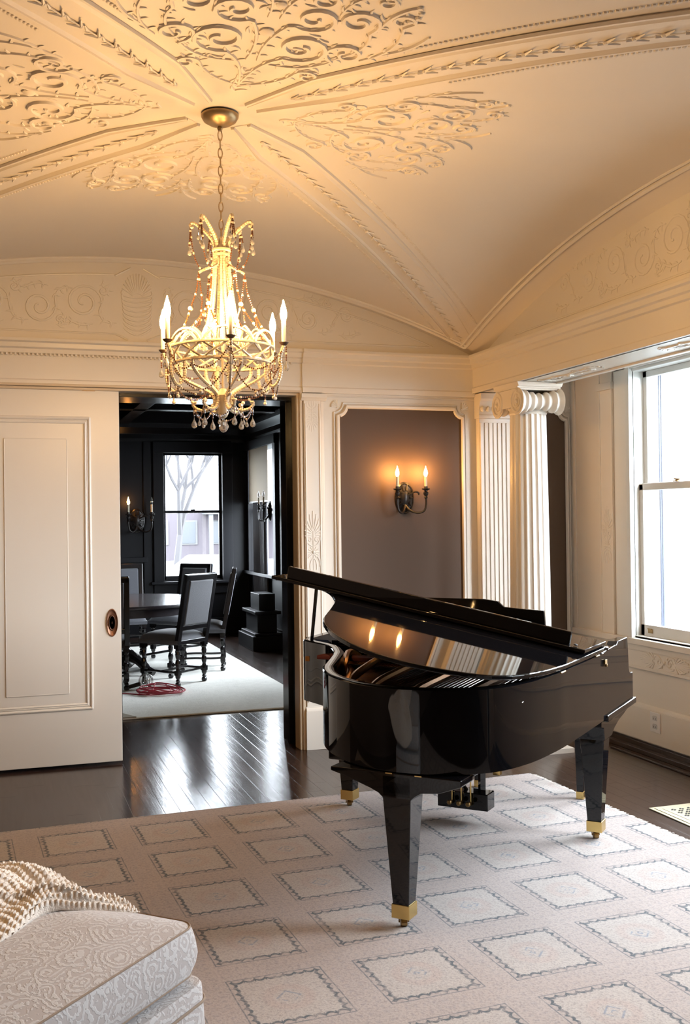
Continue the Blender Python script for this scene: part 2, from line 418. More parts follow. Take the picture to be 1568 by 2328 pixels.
# ---- ribs on the groins
def rib(name, sx, sy):
    g = G(); M = 46; W = .115
    E = V3(XC+sx*(HALF-.13), YC+sy*(HY-.13), 0); C0 = V3(XC+sx*.10, YC+sy*.10, 0)
    dirv = (E-C0); Ltot = dirv.length; dirv.normalize(); nv = V3(-dirv.y, dirv.x, 0)
    def P(t, off, dz=0):
        p = C0+(E-C0)*t; z = vz(p.x, p.y)-.008
        k = min(1, t*6+.35)*(1-.25*max(0, t-.8)/.2)
        q = p+nv*off*k; e = p+nv*W*k; ze = vz(e.x, e.y)-.004; f = min(1, abs(off)/W)
        return V3(q.x, q.y, z+(ze-z)*f**1.2+dz)
    # body
    path = [i/M for i in range(M+1)]
    prof = [(-W, .03), (-W, .004), (-W*.80, -.008), (-W*.72, .004), (-W*.62, .004), (W*.62, .004), (W*.72, .004), (W*.80, -.008), (W, .004), (W, .03)]
    vs = []
    for t in path:
        for a, b in prof: vs.append(P(t, a, b))
    n = len(prof)
    g.add(vs, [(i*n+k, i*n+k+1, (i+1)*n+k+1, (i+1)*n+k) for i in range(M) for k in range(n-1)])
    for sgn in (-1, 1): g.tube([P(t, sgn*W*.98, .0) for t in path], .009, 5)
    # garland: buds and little leaves down the middle
    K = int(Ltot/.10)
    for i in range(K):
        t = .06+.92*i/K; p = P(t, 0, .002); p2 = P(min(1, t+.02), 0, .002); p3 = P(min(1, t+.012), .028, .0); p4 = P(min(1, t+.012), -.028, .0)
        g.ball(p, .011, 6, 4, .7); g.tube([p, p2], [.004, .002], 4); g.tube([p, p3], [.007, .002], 4); g.tube([p, p4], [.007, .002], 4)
        g.tube([p2, P(min(1, t+.028), .012, .002)], [.006, .002], 4)
    # strings of beads just outside the rib on the vault
    nb = int(Ltot/.026)
    for sgn in (-1, 1):
        for i in range(nb):
            t = .24+.72*i/nb
            if t > .97: break
            p = C0+(E-C0)*t+nv*sgn*(W+.045); g.ball((p.x, p.y, vz(p.x, p.y)), .0085, 5, 3)
    struct(g.build(name, CEIL, smooth=True))
rib('trim_3', 1, 1); rib('trim_4', -1, 1); rib('trim_5', 1, -1); rib('trim_6', -1, -1)

# ---- scroll ornament toolkit
def spiral(cx, cy, R, turns, a0, sgn, n=None, k=.12):
    """from the outer end inwards"""
    n = n or int(14*turns)+4; out = []
    for i in range(n+1):
        t = i/n; a = a0+sgn*2*PI*turns*t; r = R*((1-t)**.85*(1-k)+k)
        out.append((cx+r*math.cos(a), cy+r*math.sin(a)))
    return out
def bez(p0, p1, p2, n=8):
    return [((1-t)**2*p0[0]+2*t*(1-t)*p1[0]+t*t*p2[0], (1-t)**2*p0[1]+2*t*(1-t)*p1[1]+t*t*p2[1]) for t in [i/n for i in range(n+1)]]
def strokes_mesh(g, strokes, mp, w0=.011, n=5, flat=.55, nrm=None):
    for st in strokes:
        pts, wd = st[0], st[1]
        m = len(pts); P = [mp(a, b) for a, b in pts]
        rr = [wd*(.35+.65*math.sin(PI*min(1, .12+.88*(1-i/(m-1)))))+.0015 for i in range(m)]
        g.tube(P, rr, n, nrm=nrm, flat=flat)
def leaf(g, mp, x, y, a, L, wd, nrm=None, flat=.5):
    pts = [(x+L*t*math.cos(a+.5*t), y+L*t*math.sin(a+.5*t)) for t in (0, .25, .5, .75, 1)]
    g.tube([mp(*p) for p in pts], [wd*.5, wd, wd*.9, wd*.55, wd*.1], 5, nrm=nrm, flat=flat)
def acanthus(g, mp, spine, L, wd, every=2, nrm=None, side=0):
    for i in range(1, len(spine)-1, every):
        (x, y), (x2, y2) = spine[i], spine[i+1]; a = math.atan2(y2-y, x2-x)
        for s_ in ((1, -1) if side == 0 else (side,)):
            leaf(g, mp, x, y, a+s_*.9, L*random.uniform(.7, 1.15), wd, nrm)

# ---- ceiling cartouches, one in each vault cell
def cell_ornament(ax, ay, label):
    g = G(); A = V3(ax, ay, 0); B = V3(-ay, ax, 0)
    def mp(r, t, dz=0):
        p = V3(XC, YC, 0)+A*r+B*t; return V3(p.x, p.y, vz(p.x, p.y)-.002)
    nz = V3(0, 0, 1)
    for s_ in (1, -1):
        f = lambda L: [(a, b*s_) for a, b in L]
        st = []
        st.append((f(bez((.30, .0), (.50, .02), (.56, .10))+spiral(.66, .14, .105, 1.5, PI+.4, -1)), .013))
        st.append((f(bez((.52, .02), (.68, -.0), (.80, .06))+spiral(.87, .13, .085, 1.4, PI+.7, -1)), .012))
        st.append((f(bez((.50, .06), (.48, .20), (.60, .27))+spiral(.67, .30, .075, 1.3, PI+.5, 1)), .011))
        st.append((f(bez((.58, .24), (.72, .38), (.84, .33))+spiral(.90, .27, .075, 1.4, PI*.6, -1)), .011))
        st.append((f(bez((.64, .36), (.76, .47), (.92, .42))+spiral(.96, .40, .045, 1.1, PI*.5, -1)), .009))
        st.append((f(bez((.84, .02), (.98, .02), (1.03, .08))+spiral(1.0, .12, .055, 1.2, -.3, 1)), .010))
        st.append((f(bez((.92, .20), (1.04, .20), (1.08, .28))+spiral(1.05, .31, .04, 1.0, -.3, 1)), .008))
        st.append((f(bez((.30, .0), (.33, .12), (.44, .17))+spiral(.45, .22, .045, 1.2, -1.3, 1)), .009))
        st.append((f(bez((.86, .35), (1.0, .34), (1.06, .42))), .009)); st.append((f(bez((.70, .40), (.78, .50), (.90, .52))), .008))
        st.append((f(bez((.97, .0), (1.10, .02), (1.14, .10))), .009))
        st = [(p_, w_*.78) for p_, w_ in st]; strokes_mesh(g, st, mp, nrm=nz, flat=.9)
        for pts, wd in st: acanthus(g, mp, pts[:len(pts)//2+2], .034, .0065, 2, nz)
        for _ in range(14):
            r = random.uniform(.45, 1.05); t = random.uniform(.05, min(.45, .1+(r-.3)*.7)); leaf(g, mp, r, t*s_, random.uniform(-2, 2), .045, .008, nz)
        for q in range(5): g.ball(mp(1.06-.03*q, s_*(.42+.02*math.sin(q)), 0), .012, 6, 4, .6)
    for i in range(6): leaf(g, mp, .24+.035*i, 0, .6, .05, .008, nz); leaf(g, mp, .24+.035*i, 0, -.9, .05, .008, nz)
    g.ball(mp(.74, 0), .028, 8, 5, .4); g.ball(mp(.93, 0), .02, 8, 5, .4)
    tag(g.build('ceiling_ornament', CEIL, smooth=True), label, 'plaster ornament', 'scrolled plaster ornaments on the vault')
cell_ornament(0, -1, 'raised plaster scrollwork ornament at the top edge of the photo, above the chandelier')
cell_ornament(-1, 0, 'raised plaster scrollwork ornament on the vault cell at the far left')
cell_ornament(1, 0, 'raised plaster scrollwork ornament right of the chandelier canopy, fading into plain vault')
cell_ornament(0, 1, 'raised plaster scrollwork ornament behind the chandelier chain, facing the doorway wall')

# ---- back wall with the doorway
DX0, DX1, DH = -.10, 1.93, 2.39
g = G()
g.box(X0-.3, DX0, D, D+.012, 0, DH); g.box(X0-.3, DX0, D+.075, D+.42, 0, DH); g.box(DX1+.02, 4.3, D, D+.42, 0, DH); g.box(X0-.3, 4.3, D, D+.42, DH, 3.5)
struct(g.build('wall_back', WALL))
# black dining-side jamb and soffit linings
g = G(); g.box(DX1-.005, DX1+.022, D+.10, D+.44, 0, DH); g.box(DX0-.02, DX1+.02, D+.10, D+.44, DH-.03, DH+.01); g.box(DX0-.03, DX0+.02, D+.06, D+.44, 0, DH)
g.box(DX1-.03, DX1+.0, D+.20, D+.245, 0, DH)
struct(g.build('trim_7', BLACKJ, bevel=.003))
# white door casing bead
g = G()
for k, (w_, d_) in enumerate(((.0, .02), (.018, .032), (.04, .012))):
    g.box(DX1+w_-.01, DX1+w_+.008, D-d_, D+.10, 0, DH+w_); g.box(DX0, DX1+w_+.008, D-d_, D+.10, DH+w_-.006, DH+w_+.010)
g.box(DX1-.012, DX1+.01, D-.01, D+.10, 0, DH)
struct(g.build('trim_8', mat('door_edge_tan_paint', (.62, .50, .36), .35), bevel=.003))

# horizontal entablature profile (out from wall, z)
ENT = [(0, 2.405), (.022, 2.405), (.022, 2.44), (.014, 2.447), (.014, 2.60), (.030, 2.606), (.030, 2.632), (.045, 2.64), (.05, 2.668), (.066, 2.676), (.066, 2.694), (0, 2.70)]
g = G()
g.prism(ENT, lambda p: V3(X0, D-p[0], p[1]), lambda p: V3(XR, D-p[0], p[1]))
g.prism([(a+.014 if 0 < a else 0, b) for a, b in ENT], lambda p: V3(1.96, D-p[0], p[1]), lambda p: V3(2.10, D-p[0], p[1]))
x = X0
while x < 1.9:      # small bead row under the cornice
    g.box(x, x+.012, D-.036, D-.02, 2.590, 2.604); x += .026
struct(g.build('trim_9', WALL, bevel=.0015))
g = G(); g.prism([(a, b+(.025 if b < 2.45 else 0)) for a, b in ENT], lambda p: V3(XR-p[0], YN-.2, p[1]), lambda p: V3(XR-p[0], D-.0, p[1]))
struct(g.build('trim_10', WALL, bevel=.0015))

# pilaster right of the doorway
g = G(); g.box(1.965, 2.085, D-.035, D, .26, 2.36); g.box(1.955, 2.12, D-.05, D, 0, .26); g.prism([(0, .26), (.05, .26), (.045, .275), (.036, .28), (.036, .29), (0, .29)], lambda p: V3(1.957, D-p[0], p[1]), lambda p: V3(2.115, D-p[0], p[1]))
g.prism([(0, 2.35), (.038, 2.35), (.05, 2.365), (.058, 2.37), (.058, 2.395), (0, 2.40)], lambda p: V3(1.945, D-p[0], p[1]), lambda p: V3(2.125, D-p[0], p[1]))
for a in (1.972, 2.072): g.box(a, a+.007, D-.041, D-.03, .32, 2.33)
g.box(2.092, 2.112, D-.014, D, .26, 2.35)
struct(g.build('trim_11', WALL, bevel=.002))
def wall_strokes(name, strokes, mp, nrm, leaves=(), balls=(), mt=WALL, flat=.8, label=None, cat=None, group=None):
    g = G(); strokes_mesh(g, strokes, mp, nrm=nrm, flat=flat)
    for L in leaves: leaf(g, mp, *L, nrm=nrm, flat=flat)
    for b in balls: g.ball(mp(b[0], b[1]), b[2], 7, 5)
    o = g.build(name, mt, smooth=True)
    if label: return tag(o, label, cat, group)
    return struct(o)
def palmette(s=1.0, upright=True):
    """fan of petals over a rosette with side stems; local x across, y up, height ~.36"""
    st = []
    for k in range(-5, 6):
        a = PI/2+k*.24; L = (.13-.006*abs(k)**1.3)*s
        st.append(([(math.cos(a)*L*.18, .20*s+math.sin(a)*L*.15-abs(k)*.006*s), (math.cos(a)*L*.6, .20*s+math.sin(a)*L*.65-abs(k)*.009*s), (math.cos(a)*L*.75, .20*s+math.sin(a)*L-abs(k)*.012*s)], .0055*s))
    for sg in (1, -1):
        st.append((bez((0, .10*s), (sg*.06*s, .12*s), (sg*.045*s, .20*s)), .005*s)); st.append(([(sg*a, b) for a, b in spiral(.025*s, .145*s, .02*s, 1.1, 0, 1)], .004*s))
        st.append((bez((0, .05*s), (sg*.055*s, .03*s), (sg*.04*s, -.03*s)), .005*s)); st.append((bez((0, .03*s), (sg*.03*s, 0), (sg*.02*s, -.05*s)), .004*s))
    for k in range(12):
        a = 2*PI*k/12; st.append(([(math.cos(a)*.012*s, .065*s+math.sin(a)*.012*s), (math.cos(a)*.038*s, .065*s+math.sin(a)*.038*s)], .0055*s))
    st.append(([(0, -.05*s), (0, .05*s), (0, .2*s)], .004*s))
    return st
for zc in (1.26,):
    wall_strokes('trim_12', palmette(1.05), lambda a, b: V3(2.022+a, D-.035, zc+b), V3(0, 1, 0), balls=[(0, .068, .011)])
wall_strokes('trim_13', [([(a*.8, -b*.55) for a, b in p], w_) for p, w_ in palmette(1.0)], lambda a, b: V3(2.022+a, D-.035, 2.32+b), V3(0, 1, 0), flat=.3)
g = G()
# niche panels with notched corners
def notch_poly(x0, x1, z0, z1, r, inset=0, n=6):
    pts = []
    for cx, cz, a0 in ((x1, z1, -PI/2), (x0, z1, 0), (x0, z0, PI/2), (x1, z0, PI)):
        seq = []
        for i in range(n+1):
            a = a0-(PI/2)*i/n if True else 0
            seq.append((cx+r*math.cos(a), cz+r*math.sin(a)))
        pts.append(seq)
    # order: right-top -> left-top -> left-bottom -> right-bottom, concave quarter circles
    out = []
    for (cx, cz, sgx, sgz) in ((x1, z1, -1, -1), (x0, z1, 1, -1), (x0, z0, 1, 1), (x1, z0, -1, 1)):
        arcp = [(cx+sgx*r*math.cos(t), cz+sgz*r*math.sin(t)) for t in [PI/2*i/n for i in range(n+1)]]
        if (cx, cz) in ((x1, z1), (x0, z0)): arcp = arcp[::-1]
        out += arcp
    return out
def niche(name_panel, name_frame, x0, x1, z0, z1):
    P = notch_poly(x0, x1, z0, z1, .062)
    # start order: need consistent loop
    g = G(); g.prism(P, lambda p: V3(p[0], D-.006, p[1]), lambda p: V3(p[0], D+.004, p[1])); struct(g.build(name_panel, TAUPE))
    g = G()
    loop = [V3(p[0], D-.014, p[1]) for p in P]
    g.tube(loop, .014, 6, closed=True)
    cx, cz = (x0+x1)/2, (z0+z1)/2
    o2 = [V3(cx+(p.x-cx)*(1+.05/(x1-x0)), D-.008, cz+(p.z-cz)*(1+.05/(z1-z0))) for p in loop]
    g.tube(o2, .006, 5, closed=True)
    for sx in (x0, x1):   # corner shells
        for k in range(5):
            a = PI/4+(k-2)*.35; sg = 1 if sx == x0 else -1
            g.tube([V3(sx-sg*.0+sg*.012*math.cos(a), D-.008, z1-.012*math.sin(a)), V3(sx-sg*.045*math.cos(a), D-.006, z1+.045*math.sin(a))], [.004, .009], 5)
    struct(g.build(name_frame, WALL, smooth=True))
niche('wall_panel_back', 'trim_14', 2.213, 3.145, .42, 2.318)
niche('wall_panel_alcove', 'trim_15', 3.56, 3.977, .42, 2.318)
# flat stiles around the niche + baseboard + architrave line
g = G()
g.box(2.12, 3.25, D-.030, D, 0, .24); g.box(2.12, 3.25, D-.022, D, .24, .265); g.box(2.13, 3.24, D-.010, D, 2.382, 2.392); g.box(3.52, 4.03, D-.03, D, 0, .24)
struct(g.build('baseboard_back', WALL, bevel=.004))

# lunette decoration on the back wall
def lun_line(k, z0=None):   # arched line parallel to the vault edge
    return [V3(XC+t, D-.004, max(SPR+.055, vz(XC+t, D)-k)) for t in [-2.2+4.4*i/60 for i in range(61)]]
g = G()
for k in (.075,):
    L = [p for p in lun_line(k) if abs(p.x-XC) > .14 and p.z > SPR+.056]
    for sg in (-1, 1):
        Q = [p for p in L if (p.x-XC)*sg > 0]
        g.tube(Q, .006, 5)
        xe = max(abs(p.x-XC) for p in Q)
        g.tube([V3(XC+sg*.14, D-.004, SPR+.055), V3(XC+sg*xe, D-.004, SPR+.055)], .006, 5)
        g.tube([V3(XC+sg*.14, D-.004, SPR+.055), V3(XC+sg*.06, D-.004, SPR+.02)], .006, 5)
        g.tube([V3(XC+sg*(.14-.02*i), D-.004, vz(XC, D)-.085+.011*i) for i in range(6)], .006, 5)
struct(g.build('trim_16', WALL, smooth=True))
def rinceau(n, step, R, z0):
    st = []
    x = .20; up = 1
    for i in range(n):
        c = (x+step*.5, z0+up*.02); r = R*(1-.13*i)
        st.append((bez((x-step*.25, z0-up*R*.9), (x+step*.1, z0-up*R*1.1), (x+step*.15, z0-up*R*.3), 6)+spiral(c[0], c[1], r, 1.7, PI, -up), .0075))
        st.append((spiral(x+step*.05, z0+up*R*.85, R*.33, 1.2, PI*.3*up, up), .006))
        st.append((bez((x+step*.3, z0-up*R), (x+step*.6, z0-up*R*1.25), (x+step*.85, z0-up*R*.8), 6), .006))
        x += step; up = -up
    return st
for nm, frame, nrm in (('trim_17', lambda a, b: V3(XC+a, D-.002, b), V3(0, 1, 0)), ('trim_18', lambda a, b: V3(XR-.002, YC-a, b), V3(1, 0, 0))):
    g = G()
    for sg in (-1, 1):
        st = [([(sg*a, b) for a, b in p], w_) for p, w_ in rinceau(5, .27, .115, SPR+.23)]
        strokes_mesh(g, st, frame, nrm=nrm, flat=.42)
        for p, w_ in st: acanthus(g, frame, p[:9], .04, .006, 2, nrm)
    fan = []
    for k in range(-6, 7):
        a = PI/2+k*.2; fan.append(([(math.cos(a)*.03, SPR+.30+math.sin(a)*.02), (math.cos(a)*.10, SPR+.30+math.sin(a)*.15)], .010))
    for k in range(9): fan.append((bez((0, SPR+.05+.03*k), (.05+.01*k, SPR+.06+.03*k), (.09, SPR+.10+.03*k)), .006)); fan.append((bez((0, SPR+.05+.03*k), (-.05-.01*k, SPR+.06+.03*k), (-.09, SPR+.10+.03*k)), .006))
    strokes_mesh(g, fan, frame, nrm=nrm, flat=.45)
    struct(g.build(nm, WALL, smooth=True))
# arched line on the right lunette
g = G()
Q = [V3(XR-.003, YC+t, vz(XR, YC+t)-.085-.07) for t in [-2.3+4.6*i/80 for i in range(81)]]; Q = [p for p in Q if p.z > SPR+.05]
g.tube([V3(XR-.003, YC-1.8, SPR+.05), V3(XR-.003, YC+2.05, SPR+.05)], .006, 5)
struct(g.build('trim_19', WALL, smooth=True))

# ---- right side: beam over the window alcove
XW = 4.03; BZ = 2.43; BX1 = 3.51
g = G(); g.box(XR, XR+.12, YN-.3, D, 2.66, 3.5)       # lunette wall above the beam
struct(g.build('wall_right', WALL))
g = G(); g.box(XR, BX1, YN-.3, D, BZ, 2.70); g.box(BX1-.02, BX1+.015, YN-.3, D, BZ-.012, BZ+.03); g.box(XR-.008, XR+.02, YN-.3, D, BZ, BZ+.02)
struct(g.build('trim_20', WALL, bevel=.003))
for nm, yc in (('trim_21', 5.72), ('trim_22', 4.42)):   # leafy plaques under the beam
    st = []
    for sg in (-1, 1):
        for k in range(4): st.append((bez((0, 0), (sg*.08*(k+1), .05*(-1)**k), (sg*.08*(k+1), .0)), .010)); st.append((spiral(sg*(.06+.075*k), .02*(-1)**k, .035, 1.2, 0, sg), .008))
        for k in range(7): a = k*.45-1.35; st.append(([(sg*.27, 0), (sg*(.27+.07*math.cos(a)), .055*math.sin(a))], .009))
    wall_strokes(nm, st, lambda a, b: V3(3.37+b*1.2, yc+a, BZ-.002), V3(0, 0, 1), balls=[(0, 0, .018)])
# alcove walls
g = G()
def wall_holes(g, xa, xb, ya, yb, z0, z1, holes):
    ys_ = sorted(holes); y = ya
    for a, b, c, d in ys_:
        g.box(xa, xb, y, a, z0, z1); g.box(xa, xb, a, b, z0, c); g.box(xa, xb, a, b, d, z1); y = b
    g.box(xa, xb, y, yb, z0, z1)
wall_holes(g, XW, XW+.25, YN-.6, D+.4, 0, 3.5, [(a-.03, b+.03, .745, 2.54) for a, b in WIN_Y])
g.box(3.2, 4.3, YN-.35, YN-.3, 0, 3.5)
g.box(XR, 4.3, YN-.4, D, 2.62, 2.68)
struct(g.build('wall_alcove', WALL))
# rest of the room, unseen; left and front coloured dark to dim piano reflections
g = G(); g.box(X0-.3, X0, -2.3, D, 0, 3.5); struct(g.build('wall_left', TAUPE))
g = G()
g.box(X0-.3, 3.4, -2.3, -2.05, 0, 3.5)
struct(g.build('wall_front', TAUPE))
g = G(); g.box(XR, XR+.2, -2.3, YN-.3, 0, 3.5); struct(g.build('wall_right_front', WALL))
# dado line, cap, apron under the windows, base
g = G()
g.box(XW-.035, XW, YN, D-.02, .695, .735)      # stool
g.prism([(0, .62), (.018, .66), (.022, .695), (0, .695)], lambda p: V3(XW-p[0], YN, p[1]), lambda p: V3(XW-p[0], D, p[1]))
g.box(XW-.014, XW, YN, D, .545, .66); g.box(XW-.02, XW, YN, D, .535, .555)
g.box(XW-.024, XW, YN, D, .07, .285); g.prism([(0, .285), (.024, .285), (.018, .30), (.008, .31), (0, .31)], lambda p: V3(XW-p[0], YN, p[1]), lambda p: V3(XW-p[0], D, p[1]))
struct(g.build('baseboard_right', WALL, bevel=.003))
DKBASE = mat('dark_stained_base', (.035, .022, .017), .3)
g = G(); g.box(XW-.03, XW+.01, YN, D, 0, .058); g.box(XW-.075, XW-.03, YN, 6.28, 0, .028); g.box(XW-.155, XW-.145, YN, 6.12, 0, .010)
struct(g.build('trim_23', DKBASE, bevel=.003))
st = []
for sg in (1, -1):
    for q in range(-5, 6):
        a_ = q*.26; st.append(([(sg*(.10+.03*math.cos(a_)), .012*math.sin(a_)), (sg*(.10+.13*math.cos(a_)), .055*math.sin(a_)), (sg*(.10+.165*math.cos(a_)), .050*math.sin(a_))], .0085))
    st.append((bez((sg*.02, -.01), (sg*.06, .06), (sg*.11, .03)), .008)); st.append((bez((sg*.0, .01), (sg*.05, -.06), (sg*.10, -.03)), .008)); st.append((spiral(sg*.055, 0, .03, 1.2, 0, sg), .007))
wall_strokes('trim_24', st, lambda a, b: V3(XW-.014, 5.70-a, .607+b*.95), V3(1, 0, 0), balls=[(0, 0, .014), (.03, .03, .010), (-.03, -.03, .010)], flat=.9)
# slim corner pilasters in the alcove
g = G(); g.box(XW-.012, XW, 6.265, 6.42, .735, 2.55); g.box(XW-.02, XW-.005, 6.262, 6.272, .735, 2.55); g.box(XW-.02, XW-.005, 6.413, 6.423, .735, 2.55); g.box(XW-.03, XW, 6.25, 6.435, 2.42, 2.47)
g.box(XW-.012, XW, D-.06, D, .735, 2.55)
struct(g.build('trim_25', WALL, bevel=.002))
wall_strokes('trim_26', palmette(1.05), lambda a, b: V3(XW-.013, 6.343-a, 1.27+b), V3(1, 0, 0), balls=[(0, .068, .011)])
# windows
def sash_window(idx, a, b):
    g = G()
    # casing and jambs
    g.box(XW-.018, XW+.004, a-.20, a-.03, .735, 2.55); g.box(XW-.018, XW+.004, b+.03, b+.19, .735, 2.55); g.box(XW-.018, XW+.004, a-.20, b+.19, 2.53, 2.58)
    for yy in (a-.045, b): g.box(XW-.028, XW+.012, yy, yy+.045, .735, 2.54)
    for yy in (a-.03, b+.0): g.box(XW, XW+.2, yy, yy+.03, .73, 2.54)
    g.box(XW, XW+.2, a-.03, b+.03, 2.51, 2.54); g.box(XW-.0, XW+.24, a-.03, b+.03, .72, .75)
    root = struct(g.build('window_%d' % idx, SILLW, bevel=.003))
    zm = 1.735; fw = .042
    g = G(); xo = XW+.085     # upper sash, outer track
    g.box(xo, xo+.035, a, a+fw, zm, 2.51); g.box(xo, xo+.035, b-fw, b, zm, 2.51); g.box(xo, xo+.035, a, b, 2.51-fw, 2.51); g.box(xo, xo+.035, a, b, zm-.02, zm+.03)
    g.build('upper_sash', SILLW, root, bevel=.003)
    g = G(); xi = XW+.045
    g.box(xi, xi+.035, a, a+fw, .75, zm+.02); g.box(xi, xi+.035, b-fw, b, .75, zm+.02); g.box(xi, xi+.035, a, b, .75, .825); g.box(xi, xi+.035, a, b, zm-.02, zm+.025)
    g.build('lower_sash', SILLW, root, bevel=.003)
    G().box(xo+.015, xo+.019, a+fw, b-fw, zm, 2.48).box(xi+.015, xi+.019, a+fw, b-fw, .82, zm).build('pane', GLASS, root)
    g = G(); g.box(xi-.012, xi, (a+b)/2-.09, (a+b)/2-.045, zm+.025, zm+.033); g.tube([V3(xi-.0, (a+b)/2-.10, zm+.038), V3(xi+.01, (a+b)/2-.03, zm+.045)], .006, 6)
    g.ball((xi+.005, (a+b)/2-.066, zm+.036), .012, 8, 5); g.build('sash_lock', OLDBRASS, root, smooth=True)
    for yy in (a+.11, b-.11):
        g = G(); g.box(xi-.006, xi, yy-.024, yy+.024, .772, .800); g.box(xi-.008, xi-.006, yy-.018, yy+.018, .776, .780); g.box(xi-.014, xi-.005, yy-.02, yy+.02, .797, .803)
        g.build('sash_lift', OLDBRASS, root, bevel=.001)
    g = G()
    for yy in (b-fw-.014, b-fw-.038): g.box(XW+.17, XW+.18, yy, yy+.010, .76, 2.50)
    for yy in (a+.03,): g.box(XW+.17, XW+.18, yy, yy+.010, .76, 2.50)
    g.build('storm_frame', mat('blue_grey_storm_metal', (.02, .03, .07), .4), root)
for i, (a, b) in enumerate(WIN_Y): sash_window(i+1, a, b)

# ---- columns
def column(cx, cy, name, label, pilaster=False):
    root = thing(name, label, 'column', (cx, cy, 0))
    if not pilaster:
        ns = 20; vs = []; lv = []
        zs = [.14+ (2.235-.14)*i/10 for i in range(11)]
        sub = 8
        for z in zs:
            k = (z-.14)/2.1; R = .138-.018*k**1.6
            for i in range(ns*sub):
                f = (i % sub)/sub; a = 2*PI*i/(ns*sub); d = .0 if f < .22 else -.009*math.sin(PI*(f-.22)/.78)**.6
                vs.append((math.cos(a)*(R+d), math.sin(a)*(R+d), z))
        n = ns*sub
        G().add(vs, [(j*n+i, j*n+(i+1) % n, (j+1)*n+(i+1) % n, (j+1)*n+i) for j in range(10) for i in range(n)]).build('shaft', WALL, root, smooth=True)
        G().lathe([(.19, 0), (.19, .04), (.18, .045), (.19, .06), (.185, .085), (.155, .092), (.152, .105), (.162, .115), (.16, .13), (.14, .14)], n=40).box(-.2, .2, -.2, .2, 0, .03).build('base', WALL, root, smooth=True)
        g = G(); g.lathe([(.12, 2.225), (.126, 2.235), (.122, 2.245), (.122, 2.255), (.135, 2.27), (.15, 2.285), (.15, 2.31)], n=40)
        for i in range(20):
            a = 2*PI*i/20; g.ball((.138*math.cos(a), .138*math.sin(a), 2.282), .016, 6, 5, 1.1)
        # volute faces on the -X and +X sides, baluster rolls running along X at -Y and +Y
        for sy in (-1, 1):
            cyv, cz = sy*.142, 2.303
            prof = []
            for i in range(33):
                t = i/32; x = -.152+.304*t; env = .050+.034*abs(2*t-1)**1.6
                rib_ = .007*math.cos(t*2*PI*6)
                prof.append((x, env+rib_))
            prof[0] = (-.152, .088); prof[-1] = (.152, .088)
            g2 = G(); g2.lathe([(r, x) for x, r in prof], (0, cyv, cz), 28, 'X'); g.add(g2.v, g2.f)
            for sx in (-1, 1):
                sp = spiral(0, 0, .082, 2.2, PI/2, -1 if sy < 0 else 1)
                g.tube([V3(sx*.156, cyv+a*1.0, cz+b) for a, b in sp], [.009-.005*i/len(sp) for i in range(len(sp))], 6)
                g.ball((sx*.155, cyv, cz), .016, 8, 6)
        for sx in (-1, 1):
            g.box(sx*.150-.006, sx*.150+.006, -.14, .14, 2.27, 2.388)
        for q in (0, 1):
            zz = 2.378+q*.012; h = .150+q*.008; g.box(-h, h, -h, h, zz, zz+.012)
        g.prism([(-.158, 2.40), (.158, 2.40), (.168, 2.428), (-.168, 2.428)], lambda p: V3(p[0], -.175, p[1]), lambda p: V3(p[0], .175, p[1]))
        g.build('capital', WALL, root, smooth=True)
        return root
column(3.375, 6.27, 'ionic_column', 'free-standing white fluted column with scrolled ionic capital at the alcove opening')
# fluted pilaster against the back wall
root = thing('fluted_pilaster', 'flat white fluted pilaster against the wall just left of the round column', 'pilaster', (3.375, D-.002, 0))
g = G(); g.box(-.122, .122, -.055, 0, .14, 2.25)
for i in range(7):
    x = -.118+.034*i; g.box(x, x+.026, -.066, -.05, .18, 2.22)
g.build('shaft', WALL, root, bevel=.002)
G().box(-.135, .135, -.10, 0, 0, .09).box(-.13, .13, -.09, 0, .09, .14).build('base', WALL, root, bevel=.006)
g = G(); g.prism([(0, 2.25), (.08, 2.25), (.083, 2.27), (.078, 2.28), (.085, 2.33), (.10, 2.37), (.115, 2.385), (.115, 2.425), (0, 2.425)], lambda p: V3(-.135, -p[0], p[1]), lambda p: V3(.135, -p[0], p[1]))
for i in range(6):
    g.ball((-.11+.044*i, -.088, 2.315), .017, 7, 5, 1.3)
g.build('capital', WALL, root, bevel=.002)

# outlet
root = thing('wall_outlet', 'white duplex power outlet low on the panelled wall under the window', 'outlet', (XW-.025, 5.79, .215))
root.scale = (1, 1.35, 1.1)
G().box(-.006, 0, -.040, .040, -.058, .058).build('cover_plate', OUTLETM, root, bevel=.002)
for zz in (-.024, .024):
    G().prism([(-.017, zz-.012), (.017, zz-.012), (.017, zz+.010), (.010, zz+.016), (-.010, zz+.016), (-.017, zz+.010)], lambda p: V3(-.009, p[0], p[1]), lambda p: V3(-.004, p[0], p[1])).build('socket', mat('socket_grey', (.55, .55, .55), .4), root)
for yy in (-.0075, .0075):
    for zz in (-.025, .023): G().box(-.0095, -.0085, yy-.0015, yy+.0015, zz-.005, zz+.005).build('slot', DKIN, root)  # dark slips stand for the shade inside the slots

